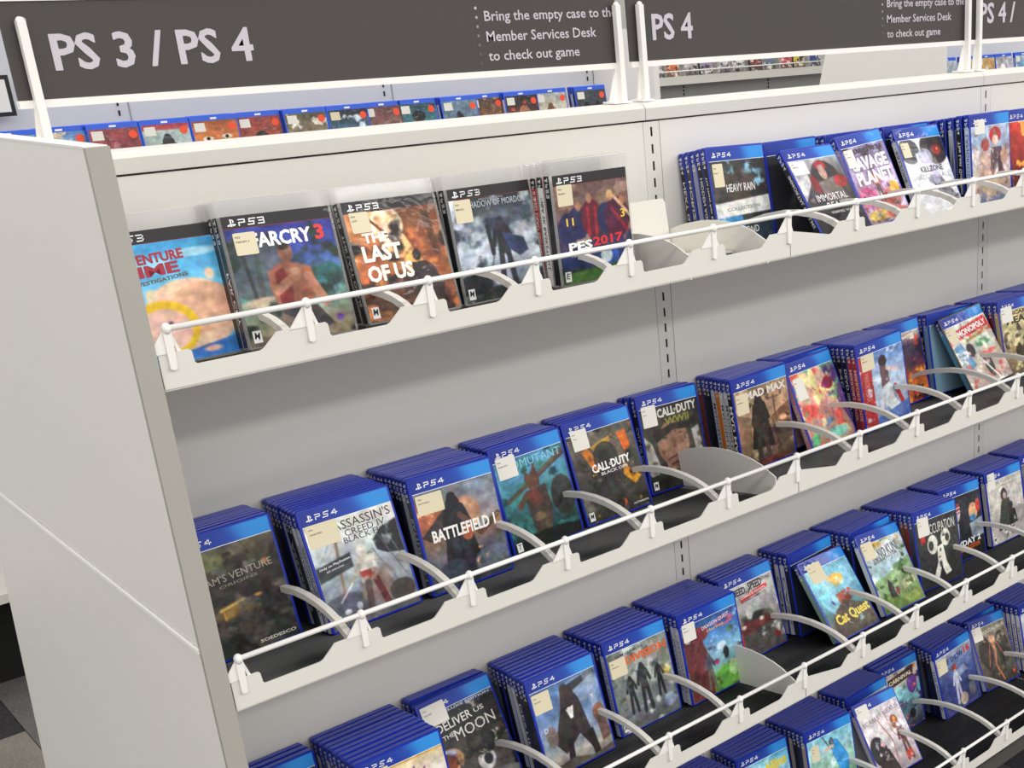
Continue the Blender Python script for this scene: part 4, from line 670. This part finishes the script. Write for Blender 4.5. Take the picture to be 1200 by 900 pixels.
cv('nino', d='green valley fantasy cover', label='blue-cased game with gold strip and green valley fantasy landscape, third shelf',
 art=[('G', 'b0905a', 'a8b4ac', 'a0bac4', '98b8b8', '8ca48c', '7a9460', '5f7a44'), ('P', [(0, .125), (1, .125), (1, .185), (0, .185)], 'b8923c'), ('B', 'd0dce0', 5, .54, .7), ('P', [(0, .6), (.4, .55), (.7, .48), (1, .42), (1, 1), (0, 1)], '7a9a5c', .7), ('E', .75, .5, .25, .05, '5c8050', .8), ('M', .33, .62, .3, '3c3038', '33303a', 1), ('E', .46, .78, .05, .06, '9a4a5a'), ('E', .2, .95, .4, .12, '64843c', .9), ('E', .8, .92, .3, .1, '8a9c54', .9), ('P', [(.6, .7), (.92, .66), (.94, .76), (.62, .8)], 'd0cca0', .8), ('B', '3f5c34', 9, .6, .7), ('N', .2, 10)],
 texts=[('NI NO KUNI', .5, .28, .66, .13, '5a5a62', .1, .03), ('REVENANT KINGDOM', .46, .36, .6, .03, '3a3a3c', .1, .02)], stk=(.02, .1, .26, .22, 'c', ['PS4', 'NI NO']), spine='c8ccd0', behind=[('20242e',), ('24262c',), ('d0d2d4',)])
cv('occ', d='black and white trumpet-figure cover', label='blue-cased game with charcoal cover and white ink figure, third shelf',
 art=[('G', '3c3c3c', '424242', '3e3e3e', '383838', '333333'), ('E', .36, .46, .13, .13, 'd8d6cc'), ('E', .32, .47, .07, .07, '4a4a48'), ('E', .68, .42, .12, .12, 'd8d6cc'), ('E', .72, .43, .06, .06, '4a4a48'), ('P', [(.46, .5), (.6, .49), (.64, .72), (.74, .88), (.6, .9), (.52, .76), (.42, .92), (.3, .9), (.44, .7)], 'dcdad0'), ('E', .53, .56, .025, .03, '222222'), ('P', [(.1, .3), (.2, .28), (.2, .4), (.1, .42)], 'c23a3a'), ('B', '2a2a2a', 9, .66, .6), ('N', .12, 9)],
 texts=[('OCCUPATION', .58, .26, .7, .13, 'e0ded8', 0, .0)], stk=(.06, .08, .26, .24, 'w', ['PS4', 'OCCUP']), spine='38383a', behind=[('8a3a24',), ('9a6a3a',), ('22242a',), ('3a2c28',)])
cv('payday', d='clown-mask robber cover', label='blue-cased game with suited robber in a red and white mask, third shelf',
 art=[('G', '33343a', '3a3a40', '303238', '26282c', '1f2022'), ('E', .32, .36, .13, .13, 'd8d4cc'), ('P', [(.2, .24), (.44, .22), (.44, .36), (.2, .38)], 'b0403c'), ('L', [(.2, .3), (.44, .28)], .01, 'e8e4dc'), ('L', [(.2, .36), (.44, .33)], .01, 'e8e4dc'), ('P', [(.12, .5), (.5, .46), (.56, .72), (.1, .78)], '2a2c32'), ('P', [(.28, .5), (.38, .49), (.36, .7), (.3, .7)], 'e0deda'), ('E', .78, .4, .12, .13, 'c8a078'), ('E', .76, .48, .1, .05, '4a80b4'), ('E', .92, .34, .07, .1, 'b04438'), ('P', [(.66, .55), (1, .5), (1, .75), (.7, .76)], 'b8c4d0', .7), ('N', .2, 9)],
 texts=[('PAYDAY 2', .5, .78, .8, .08, 'e8ecf0', .05, .06), ('CRIMEWAVE EDITION', .54, .86, .64, .06, 'e06a2c', .05, .03)], spine='26282c')
cv('plague', d='grey hooded pair cover', label='blue-cased game with pale grey cover of a hooded girl and child, third shelf right',
 art=[('G', 'c4c0b8', 'c8c4bc', 'bcb8b2', 'b4b0aa', 'b0aca8', 'aaa6a2'), ('E', .45, .36, .1, .1, '4a4644'), ('E', .47, .38, .055, .055, 'b8a89c'), ('P', [(.36, .44), (.58, .42), (.76, .8), (.2, .84)], '4a4846'), ('E', .62, .54, .06, .06, '3c3836'), ('P', [(.54, .6), (.72, .6), (.78, .8), (.52, .82)], '3c3a3a'), ('E', .5, .86, .22, .06, 'd8d6d2'), ('L', [(.4, .78), (.6, .94)], .008, '2c2a2a'), ('L', [(.6, .78), (.42, .94)], .008, '2c2a2a'), ('L', [(.36, .86), (.66, .84)], .008, '2c2a2a'), ('B', 'd8d4cc', 6, .64, .5), ('N', .15, 9)],
 texts=[('A PLAGUE TALE', .55, .17, .76, .045, '8a8680', .02, 0), ('INNOCENCE', .6, .225, .4, .02, '9a9690')], stk=(.04, .01, .2, .22, 'w', ['PS4', 'PLAGUE']), esrb='M', spine='b8b4ae', behind=[('22242c',)])
cv('edge3', d='game at right edge of third shelf', label='blue-cased game cut off by the right picture edge, third shelf', art=[('G', '6a6a70', '33343a'), ('N', .2, 6)], spine='33353c')
cv('blank4', d='leftmost bottom-shelf game', label='blue-cased game with only its top showing, leftmost on the bottom shelf', art=[('G', '6a8aa4', '33343a'), ('N', .2, 6)], spine='33353c')
cv('gob', d='yellow bubble-letter cover', label='blue-cased game with pale blue cover and yellow bubble letters, bottom shelf',
 art=[('G', '6ab4d0', '8ac8dc', '7abcd0', '6aa0a8'), ('B', 'a8dce8', 5, .55, .7), ('E', .3, .6, .2, .15, '7aa45c'), ('N', .1, 8)], texts=[('Gobliins', .6, .26, .7, .14, 'e8d23c', .1, .06)], stk=(.03, .2, .2, .2, 'c', ['PS4', 'GOB']), spine='7a8a94')
cv('golf', d='golfer in blue shirt cover', label='blue-cased golf game with swinging golfer in bright blue shirt, bottom shelf',
 art=[('G', '7abcd0', 'a0ccd8', '9cc4b8', '8cb490', '6a9c74', '4a8468'), ('P', [(.5, .2), (.66, .24), (.86, .5), (.84, .72), (.66, .68), (.52, .4)], '3c8cc4'), ('E', .52, .24, .06, .06, '3a3a44'), ('L', [(.34, .14), (.5, .34)], .008, '44505a'), ('L', [(.36, .32), (.54, .3)], .02, 'c8a890'), ('P', [(.6, .66), (.84, .7), (.86, .95), (.6, .95)], '2a3a4a'), ('B', 'c0dcd8', 7, .62, .6), ('N', .15, 9)], texts=[('RORY', .84, .9, .28, .06, 'e8eef0', 0, .03), ('EA', .6, .76, .1, .05, 'f0f0f0', 0, .05)], stk=(.07, .2, .17, .2, 'c', ['PS4', 'PGA']), spine='a88a7a')
cv('scarlet', d='white and red flowing-thread cover', label='blue-cased game leaning back, white cover with masked figures and red glow, bottom shelf',
 art=[('G', 'cac6ca', 'd4ccd0', 'd0c8cc', 'c8c0c4', 'b4aaae', '9a8e90'), ('E', .18, .66, .2, .2, '2c2428'), ('E', .3, .6, .035, .03, 'e03a2c'), ('P', [(.1, .7), (.4, .68), (.5, 1), (.05, 1)], '352a2c'), ('E', .74, .4, .1, .1, '8a5038'), ('E', .76, .36, .04, .03, 'e8a03c'), ('M', .8, .42, .5, '5a3a38', '6a4440'), ('E', .8, .86, .1, .06, 'c84a34'), ('L', [(.4, .3), (.55, .6), (.5, .9)], .008, 'a86a6a'), ('L', [(.6, .25), (.62, .5), (.8, .7)], .006, 'a86a6a'), ('B', 'eae4e8', 7, .62, .6), ('N', .2, 9)],
 texts=[('SCARLET NEXUS', .5, .25, .9, .06, '6a5a60', .1, 0)], stk=(.02, .03, .28, .17, 'w', ['PS4', 'SCARLET']), spine='c8c4c8')
cv('car', d='off-road car crowd cover', label='blue-cased game with cartoon racers, chunky title and off-road car, bottom shelf',
 art=[('G', 'c8c0b0', 'c0b8ac', '7ab4bc', '6a98a0', '5a6470', '3c3e46'), ('P', [(.15, .2), (.9, .14), (.85, .28), (.15, .34)], '4a3a34'), ('E', .8, .4, .14, .14, '6a4488'), ('E', .4, .45, .2, .1, '9adce0', .8), ('P', [(.2, .66), (.8, .6), (.86, .8), (.2, .86)], '5a7480'), ('E', .35, .84, .09, .08, '1f1f22'), ('E', .72, .82, .09, .08, '1f1f22'), ('B', 'd87a3c', 8, .64, .8), ('B', '4a2c54', 8, .64, .8), ('N', .2, 10)], texts=[('CARNIVAL', .52, .24, .62, .06, 'e4d8c0', .06, .06)], stk=(.02, .15, .16, .18, 'w'), spine='3a3c44')
cv('mlb', d='baseball player cover', label='blue-cased baseball game with batter on navy cover, bottom shelf',
 art=[('G', 'a8b0c0', '6a7aa0', '4a5688', '3c4678', '3a4270', '4a4c74'), ('P', [(0, .14), (.3, .14), (.28, .36), (0, .38)], 'c4c0b8', .8), ('E', .45, .38, .07, .06, 'a84034'), ('M', .45, .4, .5, 'b8bccc', 'a8acbc'), ('P', [(.48, .44), (.7, .4), (.8, .5), (.55, .54)], '8a94b4', .9), ('E', .82, .8, .1, .12, '6a6a74'), ('E', .55, .88, .12, .1, 'b8a89c'), ('N', .2, 10)],
 texts=[('THE SHOW', .44, .24, .62, .09, '3a4a8c', .04, .06), ('16', .86, .21, .18, .1, 'c83038', .04, .06)], stk=(.03, .17, .24, .2, 'c', ['PS4', 'MLB']), spine='d4d6da', spt=('THE SHOW 16', '3a4a8c', .075, .1, .007), behind=[('15161a',), ('1b1c22',)])
cv('cal', d='two clashing warriors cover', label='blue-cased fighting game with two clashing warriors and red lightning, bottom shelf',
 art=[('G', '8a8474', '7a7466', '6a6054', '5a5248', '4a443c', '3a3632'), ('E', .25, .5, .2, .25, '3c3430'), ('E', .75, .5, .2, .25, '3c3632'), ('L', [(.45, .28), (.52, .5), (.44, .72), (.56, .95)], .014, 'c8785c'), ('L', [(.4, .4), (.25, .7)], .008, 'b8604a'), ('L', [(.6, .4), (.75, .66)], .008, 'b8604a'), ('E', .5, .34, .1, .06, 'd8a080', .7), ('E', .88, .9, .05, .035, 'd84a2c'), ('B', 'a09078', 8, .62, .6), ('N', .25, 10)],
 texts=[('SOULCALIBUR', .56, .2, .8, .05, 'e0d8c8', .04, .0)], stk=(.02, .1, .26, .2, 'w', ['PS4', 'SOUL']), spine='c8ccd0', behind=[('c0c2c6',)])
cv('whites', d='white-spined game', label='blue-cased sports game with white spine at the right picture edge, bottom shelf', art=[('G', 'c8ccd4', '8a94b0'), ('N', .1, 6)], spine='dcdce0', spt=('SPORTS 2K', '55586a', .075, .09, .006), behind=[('dcdce0', ('SPORTS 2K', '55586a'))] * 5)

def build_stack(n):
    s, x, y, yaw, roll, lean, bx = POSE[n]; c = CV[n]; ps3 = c.get('ps3', False); lift = .010 if ps3 else (.002 if s == 0 else 0)
    lab = c['d']
    front_case(s, x, y, R_(yaw), R_(roll), R_(lean), c['label'], c['art'], c.get('spine', '15171c'), c.get('spt'), c.get('texts', ()), c.get('stk'), ps3, lift, c.get('esrb'), seed=sum(map(ord, n)), black=c.get('black', False))
    p = .01385 if not ps3 else .0146; bl = 9.0; yb = -.0435 if not ps3 else y + p * NB.get(n, 3)
    if s == 0 and not ps3: yb = -.036; bl = 7
    topf = y + .172 * math.sin(R_(lean)); topb = yb + .172 * math.sin(R_(bl))
    tilt = n in TILT
    m = int(((topb - topf) if (tilt or lean > bl) else min(yb - y, topb - topf)) / p + .2); m = max(m, 0)
    if not tilt: m = min(m, int((yb - y) / p + .2))
    if n in NB: m = min(m, NB[n]) if not ps3 else NB[n]
    if bx is None: bx = x + (.004 if not ps3 else 0)
    if ps3: bl = max(2, lean - 2.0)
    sp = c.get('behind', [])
    for j in range(1, m + 1):
        f = j / max(m, 1)
        if tilt: yy = yb - (m - j) * p; ll = bl + (1 - f) * 1.0; xx = bx; rr = 0
        elif ps3: yy = y + j * p; ll = lean + (bl - lean) * f * .3; xx = x - .0015 * j * random.random(); rr = R_(roll)
        else: yy = y + (yb - y) * f; ll = lean + (bl - lean) * f; xx = x + (bx - x) * f; rr = R_(roll) * (1 - f)
        q = sp[j - 1] if j - 1 < len(sp) else None
        jit = random.uniform(-.0012, .0012)
        lb = '%s case, %s one behind the %s, %s' % ('clear' if ps3 else 'blue', ORD[j - 1], lab, SH_NAME[s])
        back_case(s, xx + jit, yy, R_(ll), lb, q[0] if q else None, ps3, R_(yaw) * (1 - f), rr, lift + (random.uniform(0, .0008)), q[1] if q and len(q) > 1 else None)
for n in POSE: build_stack(n)
# ------------------------------------------------------------------ next row of shelving across the aisle (movies in bright blue cases)
gr = thing('movie_gondola', 'white movie shelving across the aisle behind the signs, blue movie cases on it', 'shelving', loc=(0, 2.4, 0))
def gadd(nm, me, **kw):
    o = obj(nm, me, gr, **kw); o.location = (0, -2.4, 0); return o
gadd('back_panel', MB().box(-.6, 2.66, 2.36, 2.40, 0, 1.95).mesh('back_panel', mat('white_far_panel', 'd0d1d6', .55)))
gadd('deck', MB().box(-.6, 2.66, 2.02, 2.36, 1.215, 1.225).mesh('deck', WHITE))
gadd('base_deck', MB().box(-.6, 2.66, 1.86, 2.36, .25, .275).mesh('base_deck', WHITE))
gadd('base_kick', MB().box(-.6, 2.66, 1.95, 2.36, .0, .25).mesh('base_kick', DARK))
gadd('end_board', MB().box(2.66, 2.685, 2.0, 2.75, 0, 1.58).mesh('end_board', PANEL))
for x in (.955, 1.795, 2.632):
    g = MB()
    for k in range(6): g.box(x - .0022, x + .0022, 2.357, 2.361, 1.41 + k * .0274 - .0075, 1.41 + k * .0274 + .0075)
    gadd('upright_slots', g.mesh('upright_slots', DARK))
    gadd('joint', MB().box(x + .028, x + .031, 2.357, 2.3605, .2, 1.95).mesh('joint', mat('joint_grey', '9a9aa0', .6)))
gr2 = thing('movie_gondola', 'white movie shelving seen under the right-hand sign, next to a grey end board', 'shelving', loc=(4.3, 2.4, 0))
for nm, me in (('back_panel', MB().box(.02, 3.2, -.04, 0, 0, 1.95).mesh('back_panel', mat('white_far_panel', 'd0d1d6', .55))), ('deck', MB().box(.02, 3.2, -.38, -.04, 1.215, 1.225).mesh('deck', WHITE)), ('end_board', MB().prism([(-.42, 0), (.75, 0), (.24, 1.62), (-.42, 1.62)], 'X', 0, .02).mesh('end_board', PANEL))):
    obj(nm, me, gr2)
def movie(xa, art, label, sticker_=True, yj=0, dz=0, n_behind=0, y0=2.10, cream=True):
    global NCASE
    r = thing('movie_case', label, 'movie case', 'movie cases on the row behind the signs')
    r.matrix_world = pose_matrix(xa, y0 + yj, 1.2265 + dz, 0, 0, R_(8))
    obj('shell', SH_BR, r)
    img = paint(art, .0, hash(label) % 97 if False else sum(map(ord, label)))
    obj('cover_art', grid_mesh('cover_art', img[::1], -IX, IX, .004, .157), r)
    obj('disc_logo', flat_mesh('disc_logo', [[(-.009, .1605), (.009, .1605), (.010, .1655), (-.008, .1655)]], LOGO_W, -.0004), r)
    obj('spine_print', spine_for(random.choice(SPAL)), r)
    if sticker_: 
        d = MB(); k = 14; d.prism([(.048 + .011 * math.cos(a * 2 * math.pi / k), .138 + .011 * math.sin(a * 2 * math.pi / k)) for a in range(k)], 'Y', -.0009, -.0003); obj('round_sticker', d.mesh('round_sticker', ORG), r)
    if cream: sticker(r, -.058, .128, .03, .024, STW if random.random() < .6 else CREAM)
    for j in range(n_behind):
        q = thing('movie_case', 'blue movie case, %s one behind the %s' % (ORD[j], label.split(' with ')[-1] + ' case'), 'movie case', 'movie cases on the row behind the signs')
        q.matrix_world = pose_matrix(xa - .001 * j, y0 + yj + .0138 * (j + 1), 1.2265 + dz, 0, 0, R_(8)); obj('shell', SH_BR, q); obj('spine_print', spine_for(random.choice(SPAL)), q)
MOV = [(.595, 'orange desert chase', [('G', '5a8ab0', '8a6a58', 'c2603c'), ('B', 'e0a060', 6, .55), ('N', .2, 8)], 0), (.722, 'pale blue winter family', [('G', '5a84b8', '8aa8c8', 'b8b8b4', '8a9aa0'), ('B', 'd8c8a8', 6, .58), ('N', .15, 8)], 0),
 (.853, 'dark red sails', [('G', '8a4448', '9c5458', '7a3438'), ('E', .5, .5, .1, .3, 'c89a94', .6), ('N', .25, 7)], 2), (.990, 'pale armoured man standing', [('G', 'a8383c', 'b8bcb8', '9cb0b4', '8aa0a4'), ('P', [(0, .1), (1, .1), (1, 1), (0, 1)], 'a8b8b8'), ('M', .5, .16, 1.2, '34383a', '3c4244', 1), ('N', .12, 8)], 0),
 (1.127, 'orange masked face', [('G', '9c5a34', 'c87a44', 'a8643c', '44382c'), ('E', .3, .32, .14, .05, 'd8c8b8'), ('E', .3, .32, .05, .04, '2c2420'), ('E', .72, .3, .14, .05, 'd8c8b8'), ('E', .72, .3, .05, .04, '2c2420'), ('P', [(0, .62), (1, .6), (1, 1), (0, 1)], '3a362c'), ('N', .12, 7)], 2),
 (1.264, 'brown-haired face on rust', [('G', '8a4440', 'a85a44', '8a5038'), ('E', .5, .55, .22, .3, '3a2824'), ('E', .5, .6, .14, .2, 'a8745c'), ('N', .2, 7)], 0), (1.401, 'misty brown horsemen', [('G', '5a5444', '7a705c', '9a9080', '5c5444'), ('B', 'd0ccc0', 5, .55), ('N', .3, 8)], 1),
 (1.538, 'black and ice-blue', [('G', '2c2c30', '4a6a80', '8ab0c4', '4a5a68'), ('B', 'c8d8e0', 6, .6), ('N', .2, 8)], 1), (1.661, 'red-brown crew portraits', [('G', '6a4448', '8a6a60', '3c3434'), ('E', .3, .65, .14, .2, 'c8a890'), ('E', .5, .65, .14, .2, 'b89880'), ('E', .72, .65, .14, .2, 'c0a088'), ('N', .2, 8)], 0),
 (1.785, 'teal face', [('G', '2c4a54', '4a8a94', '2c5a64'), ('E', .5, .5, .2, .3, '8a7468'), ('E', .5, .25, .2, .12, '26262a'), ('N', .2, 8)], 0)]
MOV2 = [(1.930, 'steel-blue falling figure', [('G', '6a8494', '5a7080', '3c4650'), ('M', .45, .2, .7, '2c3034', '33363a', 1), ('N', .2, 8)], 2), (2.040, 'brown castle', [('G', '54443c', '8a5c3c', '3c302c'), ('B', 'c8844c', 6, .6), ('N', .2, 8)], 0), (2.171, 'dark red clown face', [('G', '2c2828', '6a443c', '33282a'), ('E', .55, .45, .2, .25, 'b07a58'), ('B', 'c04c34', 6, .65), ('N', .2, 8)], 2), (2.303, 'golden woman on white', [('G', 'b0b4b0', 'c8bca0', '9a8a6a'), ('M', .45, .2, 1.0, '7a5438', 'a87a4c', 1), ('N', .2, 8)], 0), (2.463, 'dark uniformed squad', [('G', '4a5058', '3a3e46', '2a2c34'), ('M', .3, .25, 1.0, '1f2228', '2a2d33', 1), ('M', .7, .25, 1.0, '1f2228', '2a2d33', 1), ('N', .2, 8)], 2)]

for i, (x, d, art, nb) in enumerate(MOV + MOV2):
    movie(x, art, 'blue movie case on the row behind the signs with %s' % (d + ' cover'), yj=.016 if i in (1, 5, 8, 9, 11, 13) else 0, n_behind=nb)
for i, (x, d, art) in enumerate([(4.50, 'half-hidden pale cover', [('G', 'b8c0c8', '6a7c84'), ('N', .2, 7)]), (4.66, 'beige sports cover', [('G', 'b8a890', '9a7c5c', '7a6a58'), ('N', .25, 7)]), (4.80, 'golden fighter cover', [('G', 'c8a468', 'b08c54', '8a6a44'), ('M', .5, .2, .9, 'e8e0d0', 'd8ccb8'), ('N', .2, 7)]), (4.94, 'silver glare cover', [('G', 'a8a8ac', 'c8c8cc', '8a8488'), ('E', .4, .4, .2, .2, 'eeeef0'), ('N', .3, 6)]), (5.10, 'sea-blue cover', [('G', '9ab0bc', '4a80b0', '3a6a94'), ('B', 'c8d0c8', 5, .55), ('N', .2, 7)]), (5.25, 'grey cover at the picture edge', [('G', '8a8c90', '5a5c60')])]):
    movie(x, art, 'blue movie case under the right-hand sign with %s' % d, sticker_=False, cream=(i % 2 == 0), n_behind=0)
# ------------------------------------------------------------------ far row seen through the gap under the middle sign
fr = thing('far_shelf_unit', 'grey far shelf unit with disc cases, seen through the gap under the middle sign', 'shelving', loc=(6.9, 6.3, 0))
def fadd(nm, me):
    o = obj(nm, me, fr); o.location = (-6.9, -6.3, 0)
fadd('back_panel', MB().box(5.4, 8.6, 6.13, 6.17, 0, 2.1).mesh('back_panel', mat('far_grey_panel', 'b4b4ae', .6)))
fadd('shelf_deck', MB().box(5.4, 8.6, 6.0, 6.13, 1.195, 1.21).mesh('shelf_deck', WHITE))
fadd('shelf_lip', MB().box(5.4, 8.6, 5.99, 6.0, 1.165, 1.225).mesh('shelf_lip', WHITE))
fadd('rod_rail', MB().tube((5.4, 5.985, 1.262), (8.6, 5.985, 1.262), .005, 8).mesh('rod_rail', RODM, True))
for x in (6.32, 7.24):
    g = MB()
    for k in range(14): g.box(x - .004, x + .004, 6.124, 6.131, 1.14 - k * .0274 - .008, 1.14 - k * .0274 + .008)
    fadd('upright_slots', g.mesh('upright_slots', DARK))
FARC = ['c84a5a', 'd8c03c', '3a4a94', '8a8a94', 'c86a3c', 'b8b4b0', '9a8aa4', 'a8a4b4', 'd8d8d4', '7a3a34', '6a7a8a']
FARN = ['crimson', 'yellow', 'navy', 'grey', 'orange', 'cream', 'mauve', 'lilac', 'white', 'maroon', 'slate']
for i, (c, nme) in enumerate(zip(FARC, FARN)):
    x = 5.98 + i * .172
    r = thing('disc_case', 'small far-off case with %s cover, on the far unit under the middle sign' % nme, 'movie case', 'disc cases on the far shelf unit')
    r.matrix_world = pose_matrix(x, 6.02 + .018 * (i % 2), 1.211, 0, 0, R_(8)); obj('shell', SH_CLEAR if i % 3 else SH_BLACK, r)
    obj('cover_art', grid_mesh('cover_art', paint([('G', c, FARC[(i + 3) % 11], '5a5450'), ('B', 'd8d0c8', 5, .55, .8), ('B', '33302e', 6, .58, .8)], 0, i + 3), -IX, IX, .004, .167), r)
tb = thing('hanging_banner', 'teal and white hanging banner glimpsed between the two left signs', 'banner', loc=(5.85, 6.5, 0))
obj('banner_cloth', MB().box(-.09, .06, 0, .01, 1.45, 2.0).mesh('banner_cloth', mat('teal_print', '2f7f96', .7)), tb)
obj('banner_foot', MB().box(-.09, .06, -.004, .01, 1.30, 1.45).mesh('banner_foot', mat('banner_pale', 'd4d0c4', .7)), tb)
nf = thing('notice_frame', 'black-framed white notice at the left picture edge beside the first sign', 'frame', loc=(.62, 2.3, 1.47))
obj('frame', MB().box(-.2, .055, 0, .012, -.045, .06).mesh('frame', mat('frame_black', '141414', .4)), nf)
obj('notice_sheet', MB().box(-.19, .044, -.002, 0, -.034, .049).mesh('notice_sheet', mat('notice_paper', 'e6e4e0', .6)), nf)

print('cases', NCASE, 'objects', len(bpy.data.objects))
